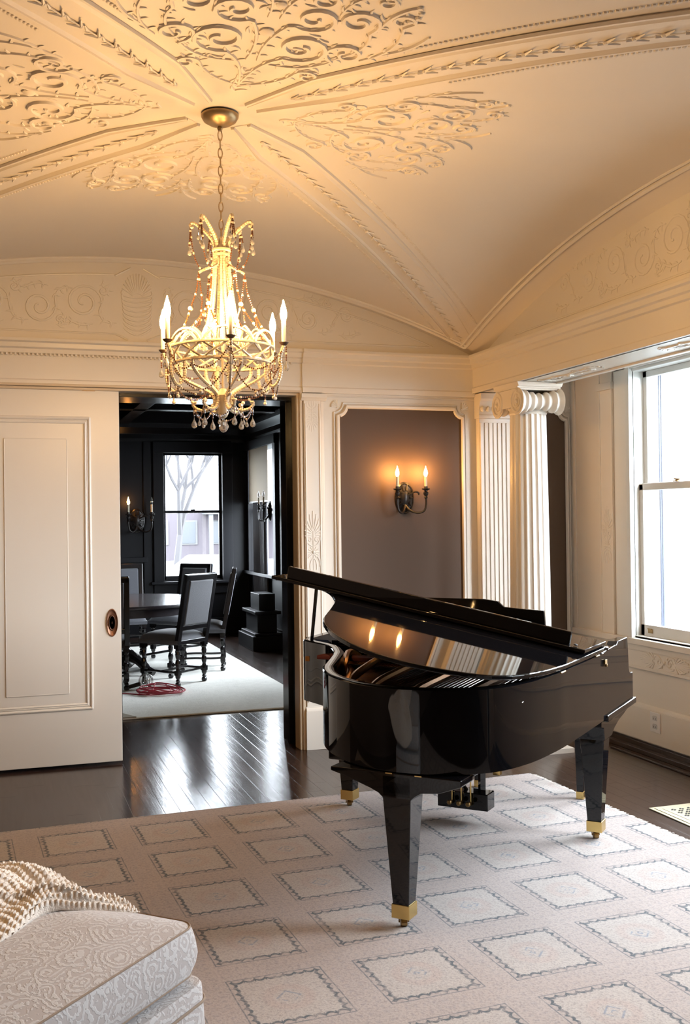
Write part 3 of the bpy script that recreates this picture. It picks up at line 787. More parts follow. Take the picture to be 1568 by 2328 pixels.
# brass floor register
g = G(); rx0, rx1, ry0, ry1 = 3.245, 3.62, 4.08, 4.765
root = thing('floor_register', 'pale brass pierced heating register set in the dark floor by the rug', 'floor vent', (rx0, ry0, 0))
w_, h_ = rx1-rx0, ry1-ry0
G().box(0, w_, 0, h_, 0.001, .006).box(.02, w_-.02, .02, h_-.02, .006, .009).box(.05, w_-.05, .05, h_-.05, .009, .0105).build('grille_plate', mat('pale_brass', (.72, .66, .46), .35, .6), root, bevel=.001)
g = G()
nx, ny = 9, 19
for i in range(nx):
    for j in range(ny):
        x = .09+(w_-.18)*i/(nx-1); y = .09+(h_-.18)*j/(ny-1)
        if (i+j) % 2: continue
        for dx, dy in ((.009, 0), (-.009, 0), (0, .009), (0, -.009)): g.lathe([(.0065, .0105), (.0065, .0112)], (x+dx, y+dy, 0), 6)
o = g.build('hole_shade_discs', DKIN, root)  # raised dark discs, shade of the openings put into their colour

# ---- sliding pocket door
root = thing('sliding_door', 'tall white panelled pocket door slid half open at the left', 'door', (0, D+.035, .02))
a0, a1, top = -.28, .748, 2.366
g = G(); g.box(a0, a1-.0, -.018, 0.028, 0, top); 
g.build('slab', WALL, root, bevel=.003)
def frame_mould(g, x0, x1, z0, z1, y, r, k=4):
    for q, (in_, rr) in enumerate(((0, r), (r*1.5, r*.6), (r*2.4, r*.8))):
        L = [V3(x0+in_, y, z0+in_), V3(x1-in_, y, z0+in_), V3(x1-in_, y, z1-in_), V3(x0+in_, y, z1-in_)]
        for i in range(4): g.tube([L[i], L[(i+1) % 4]], rr, 8)
        for p in L: g.ball(p, rr, 8, 6)
g = G(); frame_mould(g, -.28, .560, .352, 2.188, -.018, .011); g.box(-.28, .52, -.020, -.016, .39, 2.15)
g.build('panel_moulding', WALL, root, smooth=True)
g = G(); L = [V3(.045, -.021, .452), V3(.420, -.021, .452), V3(.420, -.021, 2.055), V3(.045, -.021, 2.055)]
for i in range(4): g.tube([L[i], L[(i+1) % 4]], .0045, 6)
g.box(.045, .42, -.024, -.018, .452, 2.055); g.build('raised_panel', WALL, root, bevel=.003)
G().box(a1, a1+.003, -.016, .028, 0, top).box(a0, a1, .028, .031, 0, top).build('dark_edge', BLACKP, root)
pull = G(); pull.M = Matrix.Translation((.690, -.018, .885)) @ Matrix.Diagonal((.42, 1, 1, 1))
pull.lathe([(.004, -.001), (.07, -.001), (.078, -.004), (.084, -.008), (.088, -.005), (.09, 0)], n=32, axis='Y')
po = pull.build('oval_pull', COPPER, root, smooth=True)
kh = G(); kh.M = Matrix.Translation((.690, -.020, .885)) @ Matrix.Diagonal((.42, 1, 1, 1)); kh.lathe([(.008, -.004), (.010, -.002), (.011, 0)], n=12, axis='Y'); kh.lathe([(.040, -.0035), (.045, -.006), (.050, -.0035)], n=28, axis='Y')
kh.build('keyhole_ring', mat('dark_copper', (.12, .06, .04), .4, .7), po, smooth=True)
G().box(.52, .60, -.03, -.01, top-.004, top+.006).build('track_stop', OLDBRASS, root)

# ================================================================== RUGS
a = math.radians(2.4)
root = tag(bpy.data.objects.new('living_room_rug', None), 'large faded pink-beige rug with rows of blue scalloped squares under the piano', 'rug'); COL.objects.link(root)
root.location = (3.02, 5.645, 0); root.rotation_euler = (0, 0, a)
# motif lattice: a centre at world (1.762,3.811)
def toloc(x, y):
    dx, dy = x-3.02, y-5.645; return dx*math.cos(a)+dy*math.sin(a), -dx*math.sin(a)+dy*math.cos(a)
mx, my = toloc(1.762, 3.811)
g = G(); g.box(-4.2, 0, -4.6, 0, .001, .011)
ro = g.build('rug_field', RUGM, root, bevel=.003)
# shift texture so that a square is centred there: centre where fract = .5
offx = mx-.452*.5; offy = my-.485*.5
for ob in (ro,):
    me = ob.data
    for v_ in me.vertices: v_.co.x -= offx; v_.co.y -= offy
    ob.location = (offx, offy, 0)
g = G()
y = -4.55
while y < -.02:
    j = random.uniform(-.008, .008); g.tube([V3(-.005, y, .006), V3(.014, y+j, .004), V3(.026+abs(j), y+j*2, .003)], [.004, .003, .0015], 4); y += .011
o = g.build('fringe', RUGEDGE, root); o['kind'] = 'stuff'

# ================================================================== OTTOMAN + KNIT THROW
OT = V3(.484, 2.70, 0)
ang = math.atan2(-.72, -.69)     # direction of the right side edge going toward the camera-left
ex = V3(math.cos(ang), math.sin(ang), 0); ey = V3(ex.y, -ex.x, 0)   # ey points back-left
if ey.x > 0: ey = -ey
root = thing('ottoman', 'large pale taupe paisley upholstered ottoman in the bottom left corner', 'ottoman', (OT.x, OT.y, .012), math.atan2(ex.y, ex.x))
# local x along ex; local y = left normal of ex
sgn = 1 if (Matrix.Rotation(math.atan2(ex.y, ex.x), 3, 'Z') @ V3(0, 1, 0)).dot(ey) > 0 else -1
OW, OD = .95, .72
def cushion(g, x0, x1, y0, y1, z0, z1, rc, puff, n=26, side_bulge=.01):
    def ring(inset, z, cr):
        pts = []
        X0_, X1_, Y0_, Y1_ = x0+inset, x1-inset, y0+inset, y1-inset
        for cx, cy, a0 in ((X1_-cr, Y1_-cr, 0), (X0_+cr, Y1_-cr, PI/2), (X0_+cr, Y0_+cr, PI), (X1_-cr, Y0_+cr, 1.5*PI)):
            for i in range(7): t = a0+PI/2*i/6; pts.append(V3(cx+cr*math.cos(t), cy+cr*math.sin(t), z))
        # subdivide straight edges
        out = []
        for i, p in enumerate(pts):
            q = pts[(i+1) % len(pts)]; out.append(p)
            if i % 7 == 6:
                for k in range(1, 10): out.append(p.lerp(q, k/10))
        return out
    rings = [ring(.02, z0, rc), ring(.004, z0+.012, rc), ring(-side_bulge*.6, z0+(z1-z0)*.3, rc), ring(-side_bulge, (z0+z1)/2, rc), ring(-side_bulge*.6, z0+(z1-z0)*.75, rc), ring(0, z1-.008, rc), ring(.004, z1, rc)]
    for k in range(1, 12):
        t = k/12; rings.append(ring(.004+t*min(x1-x0, y1-y0)*.46, z1+puff*math.sin(min(1, t*1.6)*PI/2), max(.01, rc*(1-t*.5))))
    m = len(rings[0]); vs = [p for R in rings for p in R]
    fs = [(j*m+i, j*m+(i+1) % m, (j+1)*m+(i+1) % m, (j+1)*m+i) for j in range(len(rings)-1) for i in range(m)]
    fs.append(tuple((len(rings)-1)*m+i for i in range(m))); fs.append(tuple(range(m))[::-1])
    g.add(vs, fs)
    return rings[6], rings[1]
y0_, y1_ = (0, OD) if sgn > 0 else (-OD, 0)
g = G(); top, bot = cushion(g, 0, OW, y0_, y1_, .365, .498, .045, .045)
cu = g.build('cushion', PAISLEY, root, smooth=True)
g = G(); g.tube([p+V3(0, 0, .0) for p in top], .0028, 6, closed=True); g.tube(bot, .003, 6, closed=True); g.build('piping', PIPING, cu, smooth=True)
g = G(); g2t, g2b = cushion(g, -.018, OW+.018, y0_-.018, y1_+.018, .06, .355, .05, .004, side_bulge=.006); bs = g.build('base', PAISLEY, root, smooth=True)
g = G(); g.tube([V3(p.x, p.y, .31) + (p-V3(OW/2, (y0_+y1_)/2, p.z)).normalized()*.012 for p in g2t], .004, 6, closed=True); g.build('piping', PIPING, bs, smooth=True)
for sx in (.06, OW-.06):
    for sy in (y0_+.06, y1_-.06): G().lathe([(.02, 0), (.028, .06)], (sx, sy, 0), 12).build('foot', DKWOOD, root)

def knit_throw():
    # control in world XY; draped over the left-back part of the ottoman
    NXk, NYk = 200, 240
    def pw(P):
        C = catmull([(a, b, 0) for a, b in P], 12)
        return lambda t: (C[min(len(C)-1, int(t*(len(C)-1)))].lerp(C[min(len(C)-1, int(t*(len(C)-1))+1)], t*(len(C)-1) % 1)).to_2d()[:]
    fe = pw([(-.34, 2.28), (-.18, 2.46), (.0, 2.635), (.10, 2.775), (.20, 2.80), (.30, 2.815), (.37, 2.835)])
    be = pw([(-.34, 3.44), (-.18, 3.36), (.0, 3.24), (.14, 3.12), (.25, 3.02), (.32, 2.94), (.375, 2.855)])
    Ri = Matrix.Rotation(-math.atan2(ex.y, ex.x), 3, 'Z')
    def top_h(x, y):   # ottoman surface height, falls off its edge
        l = Ri @ V3(x-OT.x, y-OT.y, 0)
        lx, ly = l.x, (l.y*sgn)
        ds = min(lx, ly)          # distance inside from the near edges
        h = .50+.045*min(1, max(0, ds)*6)
        if ds < 0: h = max(.30, .50+ds*1.6)
        return h
    g = G(); vs = []
    for j in range(NYk+1):
        v_ = j/NYk
        for i in range(NXk+1):
            u_ = i/NXk
            fx, fy = fe(u_); bx, by = be(u_)
            x = fx+(bx-fx)*v_; y = fy+(by-fy)*v_
            wd = math.hypot(bx-fx, by-fy)
            body = math.sin(PI*v_)**.6*min(1, wd/.35)
            fold = .036*(1-abs(math.sin(v_*5.2+u_*3.0+.6))**.6*1.4)+.030*math.sin(v_*7.5-u_*9)+.012*math.sin(v_*21+u_*15)
            h = top_h(x, y)+.010+body*(.050+.02*(1-u_)+fold)
            cj = v_*wd/.017; ci = i/4.4+(int(cj) % 2)*.5+.15*math.sin(cj*.9); rnd = (math.sin(int(ci)*12.9898+int(cj)*78.233)*43758.5) % 1; st = (.0045+.004*rnd)*(1-abs(math.cos(ci*PI))**3)*(1-abs(math.cos(cj*PI))**3)
            vs.append((x, y, h+st*1.3))
    n = NXk+1
    fs = [(j*n+i, j*n+i+1, (j+1)*n+i+1, (j+1)*n+i) for j in range(NYk) for i in range(NXk)]
    g.add(vs, fs); 
    o = g.build('knit_throw', KNIT, smooth=True)
    sol = o.modifiers.new('thickness', 'SOLIDIFY'); sol.thickness = .014; sol.offset = -1
    tag(o, 'cream chunky knitted throw heaped on the paisley ottoman', 'blanket')
knit_throw()

# ================================================================== GRAND PIANO (local x: bass->treble, y: keyboard->tail)
PZ = math.atan2(.72487461, -.68888083)
piano = thing('grand_piano', 'glossy black baby grand piano with its lid propped low, standing on the rug', 'piano', (2.243, 4.88, .011), PZ)
ZB, ZT = .590, .905
ctrl = [(-.745, .10), (-.745, .40), (-.742, .65), (-.735, .85), (-.70, 1.11), (-.62, 1.30), (-.47, 1.405), (-.30, 1.44), (-.13, 1.405), (.02, 1.31), (.14, 1.19), (.225, 1.06), (.285, .92), (.36, .74), (.44, .57), (.58, .38), (.74, .27), (.82, .21), (.86, .10)]
OUT = [p.to_2d() for p in catmull([(x, y, 0) for x, y in ctrl], 6)]
def offset(poly, d):
    out = []; m = len(poly)
    for i, p in enumerate(poly):
        a_ = poly[max(0, i-1)]; b_ = poly[min(m-1, i+1)]; t = (b_-a_).normalized(); out.append(Vector((p.x-t.y*d, p.y+t.x*d)))
    return out
def signed(poly): return sum(poly[i].x*poly[(i+1) % len(poly)].y-poly[(i+1) % len(poly)].x*poly[i].y for i in range(len(poly)))
INS = -1 if signed(OUT) < 0 else 1     # inward direction sign
IN = offset(OUT, .048*INS)
# rim
g = G(); m_ = len(OUT); r_ = .005
prof = [(0, ZB), (0, ZT-r_), (.09, ZT-r_*.3), (.2, ZT), (.8, ZT), (.91, ZT-r_*.3), (1, ZT-r_), (1, ZB)]
vs = [V3(OUT[i].x*(1-k)+IN[i].x*k, OUT[i].y*(1-k)+IN[i].y*k, z) for i in range(m_) for k, z in prof]
n = len(prof); g.add(vs, [(i*n+k, i*n+(k+1) % n, (i+1)*n+(k+1) % n, (i+1)*n+k) for i in range(m_-1) for k in range(n)]+[tuple(range(n)), tuple((m_-1)*n+k for k in range(n))])
g.build('rim', PIANO, piano, smooth=True)
# cheek arms
arm = [(.12, ZB), (-.455, ZB), (-.455, .735), (-.405, .738), (-.385, .748), (-.372, .77), (-.366, .82), (-.362, .86), (-.352, .905), (-.345, .925), (-.15, .925), (-.12, .912), (.12, .905)]
for x0, x1 in ((-.745, -.695), (.81, .86)):
    G().prism(arm, lambda p: V3(x0, p[0], p[1]), lambda p: V3(x1, p[0], p[1])).build('cheek_arm', PIANO, piano, bevel=.004)
G().box(-.757, .872, -.475, .10, ZB-.014, ZB+.016).build('keybed', PIANO, piano, bevel=.005)
# bottom boards / braces
g = G(); inner = offset(OUT, .03*INS)
g.prism([(p.x, p.y) for p in inner], lambda p: V3(p[0], p[1], ZB+.002), lambda p: V3(p[0], p[1], ZB+.02)); g.build('bottom_board', PIANO, piano)
G().box(-.52, .125, 1.03, 1.20, ZB-.042, ZB+.002).box(-.50, -.02, 1.10, 1.30, ZB-.06, ZB-.02).build('leg_block', PIANO, piano, bevel=.006)
G().box(-.47, -.40, .1, 1.1, ZB-.03, ZB+.002).box(.15, .22, .1, .95, ZB-.03, ZB+.002).build('brace', PIANO, piano, bevel=.004)
# soundboard, plate, strings
sb = offset(OUT, .05*INS)
G().prism([(p.x, p.y) for p in sb], lambda p: V3(p[0], p[1], .765), lambda p: V3(p[0], p[1], .775)).build('soundboard', WOODSB, piano)
pl = offset(OUT, .075*INS)
g = G()
pin = [(p.x, p.y) for p in pl if p.y > .1]
g.tube([V3(x, y, .812) for x, y in pin], .022, 8, flat=.5)
g.box(-.66, .78, .10, .26, .80, .825)
tail = [p for p in pin]
g.prism([p for p in pin if p[1] > 1.05], lambda p: V3(p[0], p[1], .800), lambda p: V3(p[0], p[1], .812))
for x0, x1, y1 in ((-.50, -.48, 1.25), (-.22, -.28, 1.33), (.05, -.06, 1.2), (.30, .10, 1.06), (.52, .30, .74)):
    L = [V3(x0, .15, .826), V3(x0+(x1-x0)*.1, .3, .865), V3(x0+(x1-x0)*.85, .2+(y1-.2)*.85, .860), V3(x1, y1, .815)]
    g.tube(catmull(L, 6), [.016]*7+[.018]*6+[.015]*6, 8)
for x, y, r in ((-.30, 1.18, .05), (-.12, 1.12, .045), (.04, 1.0, .04), (-.46, 1.16, .04), (.17, .86, .035)):
    g.lathe([(r, .800), (r+.006, .818), (r-.012, .822), (r-.018, .81), (r-.02, .803)], (x, y, 0), 20)
# high cast shoulders near the tail
g.prism([(0, .80), (.13, .80), (.12, .83), (.07, .85), (.03, .885), (.0, .89)], lambda p: V3(-.23-.9*p[0], 1.33-.5*p[0], p[1]), lambda p: V3(-.27-.9*p[0], 1.36-.5*p[0], p[1]))
g.prism([(0, .80), (.22, .80), (.20, .83), (.10, .85), (.04, .87), (.0, .875)], lambda p: V3(.10-.5*p[0], 1.14-.8*p[0], p[1]), lambda p: V3(.06-.5*p[0], 1.16-.8*p[0], p[1]))
g.build('iron_plate', BRONZE, piano, smooth=True)
g = G()
for i in range(70):
    t = i/69; x0 = -.62+1.28*t; y1 = min(1.15, 1.25-.25*t) if t < .3 else 1.18-1.05*(t-.3)/.7*1.0
    xa = x0-.25*(1-t)*.3
    g.tube([V3(x0, .22, .842), V3(xa, max(.36, y1), .832)], .0011, 3)
o = g.build('strings', STEEL, piano); o['kind'] = 'stuff'
G().box(-.60, .62, .34, .42, .838, .858).build('damper_rail', FELT, piano, bevel=.004)
# keyboard
G().box(-.69, .80, -.10, -.06, .66, .86).prism([(-.10, .67), (-.06, .67), (-.06, .875), (-.085, .86)], lambda p: V3(-.69, p[0], p[1]), lambda p: V3(.80, p[0], p[1])).build('fallboard', PIANO, piano, bevel=.004)
for x0, x1 in ((-.695, -.63), (.745, .81)): G().box(x0, x1, -.43, -.10, .62, .715).build('key_block', PIANO, piano, bevel=.006)
G().box(-.70, .82, -.45, -.40, .606, .66).build('key_slip', PIANO, piano, bevel=.004)
g = G(); g2 = G(); kw = 1.375/52; pat = [0, 1, 1, 0, 1, 1, 1]
for i in range(52):
    x = -.63+kw*i; g.box(x+.0006, x+kw-.0006, -.385, -.10, .650, .690)
    if i < 51 and pat[(i+5) % 7]: g2.box(x+kw-.006, x+kw+.006, -.24, -.10, .690, .702)
o = g.build('white_keys', IVORY, piano); o['kind'] = 'stuff'; o = g2.build('black_keys', DKWOOD, piano, bevel=.001); o['kind'] = 'stuff'
# music desk
desk = [(-.50, .88), (.50, .88), (.50, 1.085), (.40, 1.09), (.30, 1.098), (.27, 1.125), (.20, 1.135), (-.20, 1.135), (-.27, 1.125), (-.30, 1.098), (-.40, 1.09), (-.50, 1.085)]
G().prism(desk, lambda p: V3(p[0]+.05, .02+(p[1]-.88)*.25, p[1]), lambda p: V3(p[0]+.05, .038+(p[1]-.88)*.25, p[1])).build('music_desk', PIANO, piano, bevel=.003)
G().box(-.60, .68, -.04, .08, .865, .882).build('desk_shelf', PIANO, piano, bevel=.003)
# legs
def leg(x, y, zt=ZB-.014, flare=None):
    g = G(); T, Bm = .058, .033
    def sq(h, z): return [V3(x-h, y-h, z), V3(x+h, y-h, z), V3(x+h, y+h, z), V3(x-h, y+h, z)]
    g.add(sq(Bm, .085)+sq(T, .50)+sq(T, zt), [(0, 1, 2, 3), (8, 9, 10, 11)]+[(a_*4+i, a_*4+(i+1) % 4, a_*4+4+(i+1) % 4, a_*4+4+i) for a_ in (0, 1) for i in range(4)])
    o = g.build('leg', PIANO, piano, bevel=.003)
    G().box(x-.037, x+.037, y-.037, y+.037, .036, .088).build('brass_ferrule', BRASS, o, bevel=.002)
    g = G(); g.lathe([(.010, .026), (.014, .03), (.014, .038)], (x, y, 0), 12); g.M = Matrix.Translation((x, y+.006, .0145)) @ Matrix.Rotation(.6, 4, 'Z')
    g.lathe([(.010, -.013), (.015, -.011), (.0155, 0), (.015, .011), (.010, .013)], (0, 0, 0), 18, 'X'); g.tube([V3(-.017, 0, 0), V3(-.017, -.006, .02), V3(.017, -.006, .02), V3(.017, 0, 0)], .0035, 6)
    g.build('caster', OLDBRASS, o, smooth=True)
    return o
leg(-.665, 0); leg(.665, 0); leg(-.30, 1.385)
for x in (-.665, .665):   # scrolled brackets ahead of the front legs
    br = [(.075, ZB-.012), (-.462, ZB-.012), (-.43, ZB-.03), (-.36, ZB-.05), (-.28, ZB-.062), (-.20, ZB-.080), (-.13, ZB-.115), (-.085, ZB-.165), (.06, ZB-.165)]
    br = [(.12, ZB-.012), (-.465, ZB-.012), (-.43, ZB-.028), (-.33, ZB-.046), (-.22, ZB-.060), (-.13, ZB-.082), (-.07, ZB-.11), (.065, ZB-.11), (.075, ZB-.05), (.12, ZB-.04)]
    G().prism(br, lambda p: V3(x-.064, p[0], p[1]), lambda p: V3(x+.064, p[0], p[1])).build('leg_bracket', PIANO, piano, bevel=.003)
# curved apron round the tail leg head
ap = [(-.56, ZB-.004), (-.56, ZB-.03), (-.47, ZB-.062), (-.40, ZB-.07), (-.375, ZB-.085), (-.358, ZB-.10), (-.242, ZB-.10), (-.225, ZB-.085), (-.19, ZB-.07), (-.08, ZB-.035), (-.02, ZB-.02), (-.02, ZB-.004)]
G().prism(ap, lambda p: V3(p[0], 1.325, p[1]), lambda p: V3(p[0], 1.443, p[1])).build('leg_bracket', PIANO, piano, bevel=.004)
for x in (-.39, -.27): G().box(x-.014, x+.014, 1.43, 1.4445, ZB-.008, ZB-.004).build('lock_plate', BRASS, piano)
# lyre
ly = G(); ly.box(-.135, .135, -.055, .045, .07, .155); ob = ly.build('pedal_box', PIANO, piano, bevel=.004)
for x in (-.085, .085):
    G().tube(catmull([V3(x*1.0, -.01, .15), V3(x*1.0, -.01, .30), V3(x*.9, -.01, .45), V3(x, -.01, ZB)], 4), [.020]*13, 4).build('lyre_post', PIANO, piano)
for x in (-.05, 0, .05):
    G().lathe([(.0042, .10), (.0042, ZB)], (x, .056, 0), 8).build('pedal_rod', BRASS, piano, smooth=True)
    G().lathe([(.012, .045), (.013, .052), (.009, .058)], (x, .095-.085+.035, .11-.0), 12, 'Y').tube([V3(x, .05, .098), V3(x, .065, .10), V3(x, .056, .112)], .006, 6).build('rod_knuckle', OLDBRASS, piano, smooth=True)
    G().tube([V3(x, -.05, .095), V3(x, -.10, .098), V3(x, -.16, .092)], [.007, .010, .013], 8, flat=.5).build('pedal', BRASS, piano, smooth=True)
G().tube([V3(.0, -.02, .15), V3(.06, .22, .42), V3(.08, .34, ZB)], .009, 6).build('lyre_brace', PIANO, piano)
# ---- lid
TH = math.radians(10.7); HZ = .912; HX = -.75
lidE = bpy.data.objects.new('lid', None)
LM = Matrix.Translation((HX, 0, HZ)) @ Matrix.Rotation(-TH, 4, 'Y')
V1 = .10     # fold line of the front flap
lo = offset(OUT, -.012*INS)
lp = [(p.x-HX, p.y) for p in lo if p.y >= V1]
lp[0] = (max(0, lp[0][0]), lp[0][1])
SM = 1.635
lp = [(max(-.012, a_), b_) for a_, b_ in lp]
lp = [(-.012, V1)]+lp+[(SM, .12), (SM, V1)]
g = G(); g.M = LM
g.prism(lp, lambda p: V3(p[0], p[1], 0), lambda p: V3(p[0], p[1], .019))
lid = g.build('lid', PIANO, piano, bevel=.005, seg=3)
g = G(); g.M = LM @ Matrix.Translation((0, 0, .021)) @ Matrix.Rotation(math.radians(.5), 4, 'X')
V2 = .47
g.box(.005, SM, V1, V2, 0, .018)
flap = g.build('lid_flap', PIANO, piano, bevel=.004, seg=3)
g = G(); g.M = LM @ Matrix.Translation((0, 0, .039)) @ Matrix.Rotation(math.radians(.5), 4, 'X')
g.box(.085, SM-.075, V2-.050, V2-.026, 0, .060); g.build('lid_rail', PIANO, flap, bevel=.003)
for s_, v_ in ((.06, .43), (SM-.05, .43)):
    g = G(); g.M = LM @ Matrix.Translation((0, 0, .044)); g.lathe([(.009, 0), (.009, .005), (.005, .007)], (s_, v_, .002), 12); g.build('rubber_button', DKIN, flap)
for y in (.28, .82):
    g = G(); g.M = LM; g.lathe([(.004, -.03), (.004, .03)], (-.008, y, -.004), 10, 'Y'); g.build('lid_hinge', OLDBRASS, piano, smooth=True)
pb = LM @ V3(1.46, .30, 0)
g = G(); g.tube([V3(.79, .18, .86), V3(pb.x, pb.y, pb.z)], .009, 4); g.build('lid_prop', PIANO, piano)
g = G(); g.ball((.79, .18, .885), .012, 8, 6); g.box(.78, .80, .17, .19, .86, .885); g.build('prop_hinge', BRASS, piano, smooth=True)
g = G(); g.M = Matrix.Translation((-.748, .12, .86)); g.box(-.008, .0, -.018, .018, -.010, .010); g.box(-.012, -.0, -.005, .005, -.022, -.01); g.build('lid_catch', OLDBRASS, piano, bevel=.001)

# bench (mostly hidden behind the piano)
bench = thing('piano_bench', 'black piano bench mostly hidden behind the piano, one brass-tipped leg showing', 'bench', (2.243, 4.88, .012), PZ)
bx0, bx1, by0, by1 = -.445, .215, -1.0, -.62
G().box(bx0, bx1, by0, by1, .44, .49).build('seat', PIANO, bench, bevel=.01)
G().box(bx0+.01, bx1-.01, by0+.01, by1-.01, .485, .515).build('seat_pad', mat('black_leather', (.02, .02, .02), .4), bench, bevel=.012)
for x in (bx0+.035, bx1-.035):
    for y in (by0+.035, by1-.035):
        g = G(); a_, b_ = .027, .018
        g.add([V3(x+i*b_, y+j*b_, .04) for i, j in ((-1, -1), (1, -1), (1, 1), (-1, 1))]+[V3(x+i*a_, y+j*a_, .44) for i, j in ((-1, -1), (1, -1), (1, 1), (-1, 1))], [(0, 1, 2, 3), (4, 5, 6, 7)]+[(i, (i+1) % 4, 4+(i+1) % 4, 4+i) for i in range(4)])
        o = g.build('leg', PIANO, bench, bevel=.002)
        G().box(x-.021, x+.021, y-.021, y+.021, .0, .042).build('brass_ferrule', BRASS, o, bevel=.002)

# ================================================================== CHANDELIER
CX, CYc = .862, YC
ch = thing('chandelier', 'cream beaded basket chandelier with six lit candle bulbs and glass drops', 'chandelier', (CX, CYc, 1.55*.07))
ch.scale = (.93, .93, .93)
zc = 1.55+(vz(CX, CYc)-1.55)/.93
G().lathe([(.004, zc-.058), (.018, zc-.056), (.045, zc-.048), (.07, zc-.033), (.080, zc-.016), (.081, zc-.008), (.072, zc-.002), (.06, zc+.02)], n=40).build('canopy', BRNZ, ch, smooth=True)
G().lathe([(.008, zc-.075), (.012, zc-.066), (.008, zc-.055)], n=12).build('canopy_hook', BRNZ, ch, smooth=True)
def zof(py): return 1.55+(1179-py)/528.
g = G(); z = zc-.072; i = 0
while z > zof(548):
    L = .046; pts = []
    for k in range(14):
        t = 2*PI*k/14; a_ = .0095*math.cos(t); b_ = .5*L*math.sin(t); pts.append(V3(a_ if i % 2 == 0 else a_*.3, a_*.25 if i % 2 == 0 else a_, z-L/2+b_))
    g.tube(pts, .0024, 5, closed=True); z -= .0385; i += 1
g.build('chain', BRNZ, ch, smooth=True)
def P_(ang, r, z): return V3(r*math.cos(ang), r*math.sin(ang), z)
def beaded(g, pts, r, n=6, dens=.011):
    """a rod wrapped in beads: radius swells regularly"""
    pts = [Vector(p) for p in pts]
    L = sum((pts[i+1]-pts[i]).length for i in range(len(pts)-1)); K = max(4, int(L/dens*3)); out = []; rr = []
    cum = [0]
    for i in range(len(pts)-1): cum.append(cum[-1]+(pts[i+1]-pts[i]).length)
    j = 0
    for k in range(K+1):
        s_ = L*k/K
        while j < len(pts)-2 and cum[j+1] < s_: j += 1
        d = cum[j+1]-cum[j] or 1e-6; out.append(pts[j].lerp(pts[j+1], (s_-cum[j])/d)); rr.append(r*(.82+.28*(k % 3 > 0)))
    return g.tube(out, rr, n)
def strand(p, q, sag, n=16, r=.0034, out=0, cent=None, mid=None):
    """drooping string of beads; returns list of points"""
    p, q = Vector(p), Vector(q); pts = []
    for i in range(n+1):
        t = i/n; x = p.lerp(q, t); x.z -= sag*4*t*(1-t)
        if out: d = V3(x.x, x.y, 0); d.normalize() if d.length else None; x += d*out*4*t*(1-t)
        pts.append(x)
    return pts
gb = G(); gp = G()      # amber beads, pearls
def beads(pts, sp=.0115, r=.0034):
    r *= 1.25
    cum = 0; last = Vector(pts[0]); k = 0
    for i in range(len(pts)-1):
        a_, b_ = Vector(pts[i]), Vector(pts[i+1]); L = (b_-a_).length; s_ = (sp-cum) if cum else 0
        while s_ < L:
            p = a_.lerp(b_, s_/L); (gp if k % 7 == 3 else gb).ball(p, r*(1.35 if k % 7 == 3 else 1), 5, 3, 1.1); k += 1; s_ += sp
        cum = L-(s_-sp)
drops = []
def drop(p, L=.042, r=.011):
    g = G(); p = Vector(p)
    g.lathe([(.0012, 0), (.0016, -.008), (r*.35, -L*.30), (r*.75, -L*.52), (r, -L*.74), (r*.85, -L*.90), (r*.35, -L)], p, 8)
    drops.append(g)
A6 = [math.radians(-18.3)-PI/2+math.radians(13.3+60*k) for k in range(6)]      # nearest arm points to the viewer, slightly right
ztop, zneck = zof(500), zof(570)
gring = G()
gring.tube([P_(2*PI*k/24, .034, zneck+.008) for k in range(24)], .008, 6, closed=True); gring.tube([P_(2*PI*k/24, .030, zneck-.012) for k in range(24)], .007, 6, closed=True)
gring.lathe([(.028, zneck-.02), (.030, zneck+.012), (.012, zneck+.03), (.006, zof(535))], n=16)
gring.build('neck_ring', CREAMMETAL, ch, smooth=True)
G().lathe([(.006, zof(905)), (.006, zneck)], n=8).build('centre_rod', CREAMMETAL, ch, smooth=True)
zr1, zr2 = zof(789), zof(824)
R1, R2 = .218, .204
